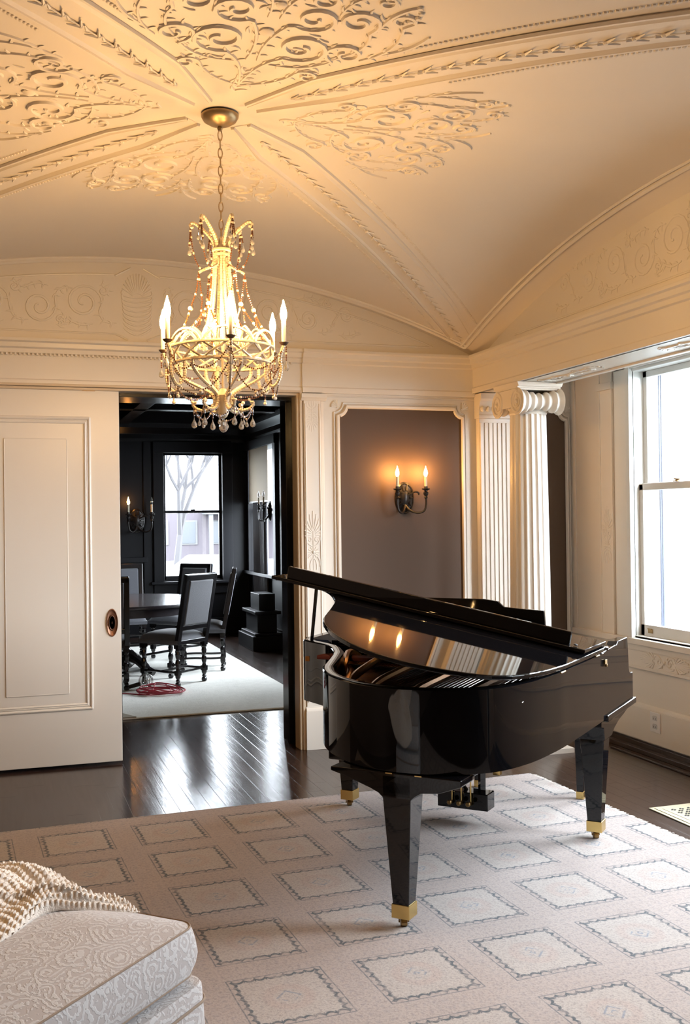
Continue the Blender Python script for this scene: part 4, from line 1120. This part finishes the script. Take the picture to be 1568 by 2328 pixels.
for k, a_ in enumerate(A6):
    if k % 2 == 0 or True:
        # crown horn
        g = G(); aa = a_+.25
        pts = catmull([P_(aa, .030, zneck-.03), P_(aa, .030, zneck+.03), P_(aa, .048, zneck+.065), P_(aa, .085, zneck+.105), P_(aa, .118, zneck+.128), P_(aa, .132, zneck+.123), P_(aa, .130, zneck+.110), P_(aa, .120, zneck+.112)], 5)
        beaded(g, pts, .0072); g.build('crown_horn', CREAMMETAL, ch, smooth=True)
        tip = P_(aa, .133, zneck+.118)
        for q in range(3):
            L_ = .05+.02*q; e = tip+P_(aa+1.3*(q-1), .012*abs(q-1), -L_)
            beads([tip, e], .008, .0034); drop(e+V3(0, 0, -.003), .04, .0095)
        low = P_(aa, .062, zneck-.075); beads(strand(tip+V3(0, 0, -.02), low, .05, out=.012), .010, .0032)
    # body rods: from neck down to the upper ring, slightly flared
    for dd in (-.16, .16):
        g = G(); pts = catmull([P_(a_+dd, .028, zneck), P_(a_+dd*1.1, .036, zof(620)), P_(a_+dd*1.15, .050, zof(680)), P_(a_+dd*1.2, .068, zof(735)), P_(a_+dd*1.2, .085, zof(772)), P_(a_+dd*1.0, .10, zof(790))], 4)
        beaded(g, pts, .0062, 5); g.build('body_rod', CREAMMETAL, ch, smooth=True)
    # shoulder scroll
    g = G(); beaded(g, catmull([P_(a_+.5, .030, zof(585)), P_(a_+.5, .045, zof(603)), P_(a_+.5, .080, zof(612)), P_(a_+.5, .098, zof(618))], 4), .0055, 5); g.build('shoulder_scroll', CREAMMETAL, ch, smooth=True)
    # long bead strings from shoulder to basket
    s0 = P_(a_+.5, .098, zof(618)); s1 = P_(a_+.5, .135, zof(700)); s2 = P_(a_+.1, .200, zof(762)); s3 = P_(a_+.9, .200, zof(762))
    beads([s0, P_(a_+.5, .108, zof(660)), s1], .0095, .0033); gp.ball(s1, .0105, 10, 8)
    beads(strand(s1, s2, .012), .0095, .0033); beads(strand(s1, s3, .012), .0095, .0033)
    beads([s0, P_(a_+.3, .085, zof(680)), P_(a_+.15, .10, zof(735))], .0095, .0031)
    # basket arches above the upper ring
    g = G(); beaded(g, catmull([P_(a_-.52, R1, zr1), P_(a_-.40, R1*.98, zof(770)), P_(a_-.15, R1*.93, zof(757)), P_(a_+.15, R1*.93, zof(757)), P_(a_+.40, R1*.98, zof(770)), P_(a_+.52, R1, zr1)], 4), .0058, 5); g.build('basket_arch', CREAMMETAL, ch, smooth=True)
    g = G()
    for q in (0, 1):   # lattice between the rings
        b0 = a_+q*.52; g.tube([P_(b0, R1, zr1), P_(b0+.26, (R1+R2)/2-.006, (zr1+zr2)/2), P_(b0+.52, R2, zr2)], .005, 5); g.tube([P_(b0, R2, zr2), P_(b0+.26, (R1+R2)/2+.006, (zr1+zr2)/2), P_(b0+.52, R1, zr1)], .005, 5)
        bb = a_+q*.52; g.tube(catmull([P_(bb, R1, zr1), P_(bb, .19, zof(765)), P_(bb, .155, zof(750)), P_(bb+.1, .12, zof(765)), P_(bb+.1, .10, zof(788))], 4), .0052, 5)
    g.build('basket_lattice', CREAMMETAL, ch, smooth=True)
    # lower ribs: swing in to the waist and out into a foot scroll
    g = G(); aa = a_+.26
    pts = catmull([P_(aa, R2, zr2), P_(aa, .196, zof(842)), P_(aa, .150, zof(862)), P_(aa, .085, zof(880)), P_(aa, .048, zof(893)), P_(aa, .036, zof(908)), P_(aa, .045, zof(922)), P_(aa, .075, zof(930)), P_(aa, .110, zof(927)), P_(aa, .128, zof(919)), P_(aa, .128, zof(912)), P_(aa, .116, zof(912))], 5)
    beaded(g, pts, .0075, 6); g.build('lower_scroll', CREAMMETAL, ch, smooth=True)
    ft = P_(aa, .126, zof(919)); e = ft+V3(0, 0, -.048); beads([ft, e], .008, .0032); drop(e, .046, .0125)
    nx = P_(aa+PI/3, .126, zof(919)); sp = strand(ft, nx, .055, 12); beads(sp, .009, .003); drop(sp[6]+V3(0, 0, -.004), .03, .008)
    # candle arm
    arm_o = None; g = G()
    pts = catmull([P_(a_, R2*.98, zof(815)), P_(a_, .196, zof(850)), P_(a_, .206, zof(872)), P_(a_, .232, zof(881)), P_(a_, .256, zof(868)), P_(a_, .266, zof(845)), P_(a_, .262, zof(818)), P_(a_, .272, zof(800)), P_(a_, .280, zof(790))], 5)
    beaded(g, pts, .0072, 6); arm_o = g.build('candle_arm', CREAMMETAL, ch, smooth=True)
    c = P_(a_, .280, 0)
    G().lathe([(.004, zof(792)), (.012, zof(790)), (.019, zof(786)), (.021, zof(784)), (.016, zof(783.5)), (.008, zof(783))], c, 16).build('drip_cup', mat('brown_bronze', (.12, .07, .04), .4, .6), arm_o, smooth=True)
    G().lathe([(.0098, zof(785)), (.0098, zof(737)), (.0085, zof(736))], c, 14).build('candle_sleeve', CANDLE, arm_o, smooth=True)
    b = G().lathe([(.007, zof(737)), (.0105, zof(733)), (.0145, zof(725)), (.0145, zof(718)), (.011, zof(707)), (.005, zof(697)), (.0015, zof(689))], c, 12).build('bulb', BULB, arm_o, smooth=True)
    cup = P_(a_, .290, zof(795)); e = cup+V3(0, 0, -.055); beads([cup, e], .009, .0032); drop(e, .045, .012)
    nxc = P_(a_+PI/3, .280, zof(795))
    sp = strand(P_(a_, .275, zof(800)), P_(a_+.26, R2, zof(835)), .05, 10); beads(sp, .0095, .0032)
    sp = strand(P_(a_+PI/3, .275, zof(800)), P_(a_+.26, R2, zof(835)), .05, 10); beads(sp, .0095, .0032)
    sp = strand(P_(a_, .262, zof(830)), P_(a_+PI/3, .262, zof(830)), .125, 20); beads(sp, .0095, .0033); gp.ball(sp[10]+V3(0, 0, -.008), .0085, 8, 6)
    sp = strand(P_(a_, .240, zof(880)), P_(a_+.26, .05, zof(898)), .02, 12); beads(sp, .010, .003)
    e = P_(a_, .232, zof(885)); beads([e, e+V3(0, 0, -.03)], .009, .0032); gp.ball(e+V3(0, 0, -.04), .0085, 8, 6)
for R_, z_, r_ in ((R1, zr1, .0062), (R2, zr2, .0072)):
    g = G(); pts = [P_(2*PI*k/180, R_, z_) for k in range(180)]; g.tube(pts, [r_*(.82+.28*(k % 3 > 0)) for k in range(180)], 6, closed=True); g.build('basket_ring', CREAMMETAL, ch, smooth=True)
G().lathe([(.006, zof(948)), (.016, zof(944)), (.024, zof(935)), (.018, zof(922)), (.030, zof(908)), (.036, zof(896)), (.020, zof(886)), (.010, zof(880))], n=20).build('bottom_finial', CREAMMETAL, ch, smooth=True)
g = G(); g.lathe([(.002, zof(945)), (.004, zof(951)), (.014, zof(957)), (.0195, zof(965)), (.0185, zof(972)), (.010, zof(978)), (.002, zof(980))], n=10); drops.append(g)
for g in drops: g.build('glass_drop', CRYSTAL, ch)
o = gb.build('amber_bead_strings', BEAD, ch); o['kind'] = 'stuff'
o = gp.build('pearl_beads', PEARL, ch, smooth=True); o['kind'] = 'stuff'

# ================================================================== SCONCES
def sconce(loc, rz, label, s=1.0, lit=(1, 1), group=None, clear=False, metal=BLACKIRON):
    """local: wall plane y=0, sticks out along -y"""
    root = thing('wall_sconce', label, 'wall lamp', loc, rz, group); root.scale = (s, s, s)
    g = G(); g.M = Matrix.Diagonal((.62, 1, 1, 1)); g.lathe([(.112, 0), (.112, -.010), (.100, -.016), (.094, -.011), (.070, -.014), (.045, -.028), (.015, -.034), (.002, -.035)], n=36, axis='Y')
    g.build('back_plate', metal, root, smooth=True)
    g = G(); 
    for k in range(10):
        a_ = 2*PI*k/10; g.tube([V3(.62*.05*math.cos(a_), -.024, .05*math.sin(a_)), V3(.62*.098*math.cos(a_), -.012, .098*math.sin(a_))], [.010, .004], 6)
    g.build('cast_petals', metal, root, smooth=True)
    for k, (x, y) in enumerate(((-.088, -.105), (.122, -.105))):
        sg = -1 if x < 0 else 1
        g = G(); pts = catmull([V3(.0, -.02, -.05), V3(sg*.02, -.05, -.085), V3(x*.55, -.085, -.105), V3(x*.88, y, -.09), V3(x, y, -.05), V3(x, y, -.005)], 6)
        g.tube(pts, [.0095-.003*i/len(pts) for i in range(len(pts))], 8)
        a_ = g.build('arm', metal, root, smooth=True)
        G().lathe([(.007, -.01), (.014, .0), (.009, .01), (.017, .022), (.018, .034), (.010, .042), (.012, .050), (.027, .056), (.029, .062), (.014, .064), (.013, .078)], (x, y, 0), 16).build('candle_cup', metal, a_, smooth=True)
        G().lathe([(.010, .07), (.010, .145), (.008, .147)], (x, y, 0), 12).build('candle_sleeve', CANDLE, a_, smooth=True)
        G().lathe([(.006, .147), (.012, .157), (.0135, .170), (.010, .187), (.004, .203), (.001, .218)], (x, y, 0), 10).build('bulb', (BULB3 if lit[k] == 2 else BULB2) if lit[k] else CLEARB, a_, smooth=True)
    g = G(); g.tube(catmull([V3(.02, -.03, .02), V3(.06, -.05, .04), V3(.085, -.055, .035), V3(.09, -.055, .02)], 5), .006, 6); g.build('scroll', metal, root, smooth=True)
    return root
sconce((2.693, D-.006, 1.69), 0, 'black two-candle wall sconce lit on the brown niche panel', group='two-candle wall sconces')

# ================================================================== DINING ROOM
Y2 = D+.42; YF = 14.2; XD = 3.3; XDL = -1.6
g = G()
fw0, fw1, fz0, fz1 = 2.13, 2.93, .755, 2.47
g.box(XDL, fw0, YF, YF+.2, 0, 3.4); g.box(fw1, XD+.2, YF, YF+.2, 0, 3.4); g.box(fw0, fw1, YF, YF+.2, 0, fz0); g.box(fw0, fw1, YF, YF+.2, fz1, 3.4)
struct(g.build('wall_dining_back', BLACKP))
g = G(); wall_holes(g, XD, XD+.2, Y2, YF, 0, 3.4, [(12.7, 14.05, .86, 2.5), (9.8, 11.4, .86, 2.5)]); struct(g.build('wall_dining_right', BLACKP))
struct(G().box(XDL-.2, XDL, Y2, YF+.2, 0, 3.4).build('wall_dining_left', BLACKP))
struct(G().box(XDL-.2, X0-.28, D, Y2, 0, 3.4).box(XDL, X0, D+.1, Y2+.0, 0, 3.4).build('wall_dining_front', BLACKP))
BLACKC = mat('black_gloss_ceiling', (.005, .0055, .007), .25, spec=.3)
g = G(); g.box(XDL, XD, Y2, YF, 3.0, 3.1)
for y in (8.6, 10.4, 12.2): g.box(XDL, XD, y, y+.16, 2.84, 3.0); g.box(XDL, XD, y-.02, y+.18, 2.95, 3.0)
for x in (-.2, 1.5): g.box(x, x+.16, Y2, YF, 2.84, 3.0); g.box(x-.02, x+.18, Y2, YF, 2.95, 3.0)
struct(g.build('ceiling_dining', BLACKC, bevel=.006))
g = G()
crown = [(0, 2.62), (.02, 2.62), (.03, 2.66), (.03, 2.72), (.06, 2.75), (.11, 2.80), (.13, 2.86), (.13, 3.0), (0, 3.0)]
g.prism(crown, lambda p: V3(XD-p[0], Y2, p[1]), lambda p: V3(XD-p[0], YF, p[1])); g.prism(crown, lambda p: V3(XDL, YF-p[0], p[1]), lambda p: V3(XD, YF-p[0], p[1]))
struct(g.build('trim_27', BLACKC, bevel=.003))
g = G()   # wainscot stiles on the far wall and window casing
for x in (.1, .75, 1.35, 1.86): g.box(x, x+.10, YF-.03, YF, 0, 2.62)
g.box(XDL, 1.9, YF-.035, YF, 1.0, 1.07); g.box(XDL, XD, YF-.035, YF, 0, .22)
g.box(fw0-.14, fw0, YF-.05, YF, .70, 2.60); g.box(fw1, fw1+.14, YF-.05, YF, .70, 2.60); g.box(fw0-.14, fw1+.14, YF-.06, YF, fz1, 2.62); g.box(fw0-.18, fw1+.18, YF-.10, YF, .70, .735); g.box(fw0-.14, fw1+.14, YF-.03, YF, .56, .70)
struct(g.build('trim_28', BLACKP, bevel=.004))
g = G(); g.box(fw0, fw0+.035, YF+.04, YF+.08, fz0, fz1); g.box(fw1-.035, fw1, YF+.04, YF+.08, fz0, fz1); g.box(fw0, fw1, YF+.04, YF+.08, fz1-.03, fz1); g.box(fw0, fw1, YF+.04, YF+.08, fz0, fz0+.05); g.box(fw0, fw1, YF+.03, YF+.09, 1.655, 1.69)
wn = struct(g.build('window_5', BLACKP, bevel=.003))
G().box(fw0+.03, fw1-.03, YF+.058, YF+.062, fz0+.03, fz1-.02).build('pane', GLASS, wn)
G().box(2.50, 2.56, YF+.01, YF+.05, 1.69, 1.705).build('sash_lock', BLACKIRON, wn)
# right dining window with shade and curtain; unseen nearer one added for rug light
g = G()
for y0, y1 in ((12.7, 14.05), (9.8, 11.4)):
    g.box(XD-.04, XD, y0-.12, y0, .8, 2.6); g.box(XD-.04, XD, y1, y1+.12, .8, 2.6); g.box(XD-.05, XD, y0-.12, y1+.12, 2.5, 2.62); g.box(XD-.09, XD, y0-.14, y1+.14, .82, .86)
    g.box(XD+.06, XD+.09, y0, y0+.04, .86, 2.5); g.box(XD+.06, XD+.09, y1-.04, y1, .86, 2.5); g.box(XD+.06, XD+.09, y0, y1, 1.66, 1.70)
g.box(XD-.03, XD, Y2, 9.68, .0, .2); g.box(XD-.03, XD, Y2, YF, .0, .2)
wn = struct(g.build('window_6', BLACKP, bevel=.004))
G().box(XD+.072, XD+.076, 12.72, 14.03, .88, 2.48).box(XD+.072, XD+.076, 9.82, 11.38, .88, 2.48).build('pane', GLASS, wn)
root = thing('roller_shade', 'tan roller shade drawn halfway down the far dining room side window', 'window shade', (XD-.02, 13.5, 0))
G().box(-.008, .0, -.50, .53, 1.80, 2.50).build('shade_cloth', SHADE, root); G().box(-.014, .006, -.51, .54, 1.775, 1.80).build('hem_bar', OUTLETM, root, bevel=.002)
g = G(); n = 60; pts = [V3(XD-.05+.03*math.sin(i*1.05), 13.0+.62*i/n, 0) for i in range(n+1)]
g.add([V3(p.x, p.y, .30) for p in pts]+[V3(p.x, p.y, 1.78) for p in pts], [(i, i+1, n+2+i, n+1+i) for i in range(n)])
o = g.build('window_curtain', GREYC, smooth=True); s_ = o.modifiers.new('thickness', 'SOLIDIFY'); s_.thickness = .004; tag(o, 'grey pleated curtain hanging beneath the tan shade in the dining room', 'curtain')
# black panelled pedestal by the right dining wall
root = thing('panelled_pedestal', 'black glossy panelled pedestal base at the dining room right wall', 'pedestal', (3.05, 12.5, 0))
G().box(-.20, .20, -.40, .40, 0, .17).box(-.17, .17, -.37, .37, .17, .20).box(-.12, .12, -.30, .30, .20, .42).box(-.16, .16, -.35, .35, .42, .46).build('base', BLACKP, root, bevel=.008)
G().box(-.08, .12, -.22, .22, .46, .66).build('shaft', BLACKP, root, bevel=.006)

o = sconce((XD-.09, 12.62, 1.66), PI/2, 'unlit black sconce with clear bulbs beside the tan shade', 1.15, (0, 0), 'two-candle wall sconces')
o.rotation_euler = (0, 0, -PI/2)
o = sconce((1.77, YF-.035, 1.56), 0, 'black iron sconce with amber-lit bulb on the dining room far wall', 1.45, (2, 0), 'two-candle wall sconces')
# square glass shade glowing round the lit bulb
G().box(-.036, .036, -.0355, -.0345, -.05, .05)

# cream dining rug
g = G(); g.box(.60, 2.515, 8.33, 13.1, .001, .014); o = g.build('dining_rug', CREAMRUG, bevel=.004); tag(o, 'plain cream rug under the dining table beyond the doorway', 'rug')
o.rotation_euler = (0, 0, 0)
g = G(); g.prism([(.86, 8.33), (1.02, 8.33), (.90, 8.60)], lambda p: V3(p[0], p[1], .014), lambda p: V3(p[0], p[1], .022)); g.build('turned_corner', mat('rug_backing', (.35, .31, .25), .9), o)

# dining table
root = thing('dining_table', 'round dark wooden dining table with pedestal foot on the cream rug', 'table', (1.12, 10.82, .014))
G().lathe([(.90, .700), (.94, .712), (.95, .728), (.945, .74), (.0, .741)], n=72).lathe([(.80, .62), (.82, .62), (.82, .70), (.80, .70)], n=64).build('tabletop', TABLEW, root, smooth=True)
G().lathe([(.16, .06), (.20, .10), (.13, .16), (.09, .24), (.12, .32), (.15, .42), (.10, .52), (.09, .62), (.25, .66), (.25, .70)], n=28).build('pedestal', DKWOOD, root, smooth=True)
for k in range(4):
    a_ = PI/4+k*PI/2; g = G(); g.tube(catmull([P_(a_, .12, .20), P_(a_, .26, .16), P_(a_, .40, .07), P_(a_, .48, .035)], 5), [.055]*5+[.045]*5+[.035]*6, 8); g.build('foot', DKWOOD, root, smooth=True)

# dining chair prototype: local origin at the seat centre on the floor, faces +y
def make_chair():
    root = thing('dining_chair', '', 'chair')
    w2, d2 = .225, .235
    turned = [(.018, 0), (.026, .012), (.026, .03), (.016, .04), (.022, .055), (.014, .065), (.024, .085), (.026, .105), (.018, .12), (.020, .125)]
    for sx in (-1, 1):
        for sy in (-1, 1):
            g = G(); x, y = sx*(w2-.03), sy*(d2-.03)
            pr_ = turned+[(.020, .16), (.016, .17), (.022, .19), (.026, .215), (.020, .24), (.013, .25), (.021, .27), (.025, .30), (.017, .325), (.022, .335), (.022, .37)]
            g.lathe(pr_, (x, y, 0), 12); g.box(x-.024, x+.024, y-.024, y+.024, .105, .150); g.box(x-.026, x+.026, y-.026, y+.026, .35, .43)
            g.build('leg', DKWOOD, root, smooth=False)
    G().box(-w2, w2, -d2, d2, .385, .425).build('seat_frame', DKWOOD, root, bevel=.004)
    g = G(); vs = []; NN = 16
    for j in range(NN+1):
        for i in range(NN+1):
            u_, v_ = i/NN*2-1, j/NN*2-1; h = (1-abs(u_)**5)*(1-abs(v_)**5); vs.append(V3(u_*(w2+.006), v_*(d2+.006)+.01, .415+.075*h**.45+.018*(1-u_*u_)*(1-v_*v_)))
    g.add(vs, [(j*(NN+1)+i, j*(NN+1)+i+1, (j+1)*(NN+1)+i+1, (j+1)*(NN+1)+i) for j in range(NN) for i in range(NN)]); g.box(-w2-.004, w2+.004, -d2+.006, d2+.014, .39, .425)
    g.build('seat', DKFAB, root, smooth=True)
    M = Matrix.Translation((0, -d2+.02, .42)) @ Matrix.Rotation(math.radians(11), 4, 'X')
    g = G(); g.M = M
    for sx in (-1, 1): g.box(sx*(w2-.022)-.024, sx*(w2-.022)+.024, -.022, .022, -.03, .62)
    g.box(-w2, w2, -.022, .022, .575, .63); g.box(-w2, w2, -.020, .020, .10, .15)
    bk = g.build('back_frame', DKWOOD, root, bevel=.005)
    g = G(); g.M = M; g.box(-w2+.05, w2-.05, -.026, .034, .15, .575); g.build('back_pad', DKFAB, root, bevel=.012)
    g = G(); 
    for sx in (-1, 1):
        g.tube(catmull([V3(sx*(w2-.03), -d2+.03, .13), V3(sx*(w2-.03), -.08, .127), V3(sx*(w2-.03), .08, .133), V3(sx*(w2-.03), d2-.03, .13)], 4), .011, 6)
    g.tube(catmull([V3(-w2+.03, -.0, .13), V3(-.06, 0, .127), V3(.06, 0, .133), V3(w2-.03, 0, .13)], 4), .011, 6)
    g.tube([V3(-w2+.03, -d2+.03, .13), V3(w2-.03, -d2+.03, .13)], .011, 6); g.tube([V3(-w2+.03, d2-.03, .27), V3(w2-.03, d2-.03, .27)], .012, 6)
    g.build('stretcher', DKWOOD, root, smooth=True)
    return root
ch0 = make_chair()
def face(cx, cy, dx, dy): return math.atan2(dy, dx)-PI/2
spots = [(1.585, 10.00, (-.66, .75), 'dark upholstered dining chair seen from behind, nearest the doorway'),
         (2.02, 10.83, (-.96, .22), 'dark dining chair seen side-on at the right end of the table'),
         (1.93, 11.85, (-.72, -.62), 'dining chair whose back top shows against the far window behind the nearest chair'),
         (1.36, 12.05, (-.05, -1), 'dining chair across the table at left, tall grey back facing the room'),
         (.93, 9.93, (.10, 1), 'dining chair at the far left edge of the doorway, only seat corner and legs visible')]
for i, (x, y, d, lab) in enumerate(spots):
    o = ch0 if i == 0 else copy_tree(ch0)
    o.location = (x, y, .015); o.rotation_euler = (0, 0, face(x, y, *d)); o['label'] = lab; o['group'] = 'upholstered dining chairs round the table'

# coil of red cord with a caged work lamp
g = G(); pts = []
for i in range(260):
    t = i/260; a_ = t*2*PI*7.3; r = .14+.05*math.sin(a_*.37+1)+.03*math.sin(a_*2.1)
    pts.append(V3(1.37+r*1.05*math.cos(a_)+.02*math.sin(a_*.21), 9.42+r*1.0*math.sin(a_)+.04*math.sin(a_*.17), .022+.045*t*abs(math.sin(a_*.5+.5))+.02*t))
pts += catmull([pts[-1], V3(1.25, 9.35, .024), V3(1.05, 9.50, .021), V3(.85, 9.45, .021), V3(.62, 9.6, .021)], 8)
g.tube(pts, .0055, 6); o = g.build('extension_cord', REDCORD, smooth=True); tag(o, 'coiled red extension cord lying on the cream rug', 'cord')
root = thing('work_lamp', 'small caged work lamp on the cream rug beside the red cord coil', 'work lamp', (1.28, 9.72, .014))
g = G()
for k in range(8):
    a_ = PI*k/8; g.tube([V3(.065*math.cos(t)*math.cos(a_), .065*math.cos(t)*math.sin(a_), .075+.065*math.sin(t)) for t in [2*PI*q/16 for q in range(16)]], .0025, 4, closed=True)
g.build('wire_cage', STEEL, root, smooth=True); G().ball((0, 0, .075), .035, 10, 8).build('bulb', CLEARB, root, smooth=True)
G().tube([V3(-.05, 0, .05), V3(-.15, .03, .022)], [.02, .018], 8).build('handle', DKIN, root, smooth=True)

# ================================================================== OUTSIDE
g = G(); g.box(-60, 80, YF+.4, 90, -.9, -.8); g.box(4.6, 60, -20, YF+.4, -.9, -.8); g.box(-30, 4.6, -40, -2.5, -.9, -.8); struct(g.build('ground_outside', SNOW))
HM = mat('pale_lilac_siding', (.034, .028, .034), .8); HM2 = mat('house_trim_white', (.05, .05, .052), .7); HM3 = mat('far_window_dark', (.012, .016, .022), .3)
root = thing('neighbour_house', 'pale house with dark windows across the street, seen through the dining room window', 'house', (11.8, 62, -.8))
root.scale = (1.15, 1.15, .85)
G().box(-5.2, 8, 0, 7, 0, 3.3).build('walls', HM, root); G().box(-5.2, 8, .3, 7, 3.5, 7).build('upper_storey', mat('blown_out_siding', (.6, .6, .62), .8), root)  # upper storey whitened, overexposure put into its colour
G().prism([(-5.7, 7), (8.5, 7), (1.4, 9.2)], lambda p: V3(p[0], -.5, p[1]), lambda p: V3(p[0], 7.5, p[1])).build('roof', mat('blown_out_roof', (.5, .5, .52), .8), root)  # roof coloured pale so that it burns out like the sky
G().box(-.2, 8.2, -1.6, -.0, 3.2, 3.5).build('porch_roof', HM2, root)
for x in (0, 2.0, 4.2): G().box(x-.1, x+.1, -1.5, -1.3, 0, 3.2).build('porch_post', HM2, root)
for x in (-2.4, -.9, .7, 2.6): 
    o = G().box(x-.45, x+.45, -.06, 0, 1.1, 2.8).build('window_trim', HM2, root); G().box(x-.34, x+.34, -.09, -.05, 1.2, 2.7).build('window_pane', HM3, o)
def tree(x, y, h, label):
    root = thing('bare_tree', label, 'tree', (x, y, -.8)); g = G(); random.seed(int(x*10))
    def br(p, d, L, r, k):
        q = p+d*L; g.tube([p, p.lerp(q, .5)+V3(random.uniform(-.05, .05)*L, 0, 0), q], [r, r*.85, r*.7], 5)
        if k:
            for _ in range(3 if k > 1 else 2):
                nd = (d+V3(random.uniform(-.8, .8), random.uniform(-.6, .6), random.uniform(-.1, .6))).normalized(); br(q, nd, L*.68, r*.62, k-1)
    br(V3(0, 0, 0), V3(.03, 0, 1), h*.3, .13, 5); g.build('branches', mat('bare_bark', (.03, .028, .03), .9), root)
tree(4.9, 30, 6.5, 'leafless street tree showing faintly in the dining room window')
root = thing('parked_car', 'white car parked outside, seen low in the dining room window', 'car', (6.0, 27, -.8), .0)
body = [(-2.1, .3), (2.1, .3), (2.15, .75), (1.9, .95), (1.1, 1.02), (.5, 1.42), (-1.2, 1.45), (-1.8, 1.0), (-2.15, .9)]
G().prism(body, lambda p: V3(p[0], -.85, p[1]), lambda p: V3(p[0], .85, p[1])).build('body', mat('white_car_paint', (.5, .5, .5), .3), root, bevel=.06)
G().prism([(-1.2, 1.02), (.75, 1.02), (.4, 1.36), (-1.1, 1.38)], lambda p: V3(p[0], -.87, p[1]), lambda p: V3(p[0], .87, p[1])).build('side_windows', mat('car_glass', (.1, .12, .14), .1), root)
for x in (-1.35, 1.35):
    for y in (-.87, .87): G().lathe([(.33, -.09), (.36, 0), (.33, .09)], (x, y, .34), 20, 'Y').build('wheel', mat('tyre', (.03, .03, .03), .7), root)
root = thing('brick_building', 'faint yellowish building edge outside the bright window at the right', 'building', (9.4, 16.0, -.8))
G().box(-.25, .25, 0, 3, 0, 9).build('wall', mat('yellow_brick', (.16, .15, .09), .8), root); G().box(-.32, .32, -.1, 3.1, 9, 9.3).build('cornice', HM2, root)
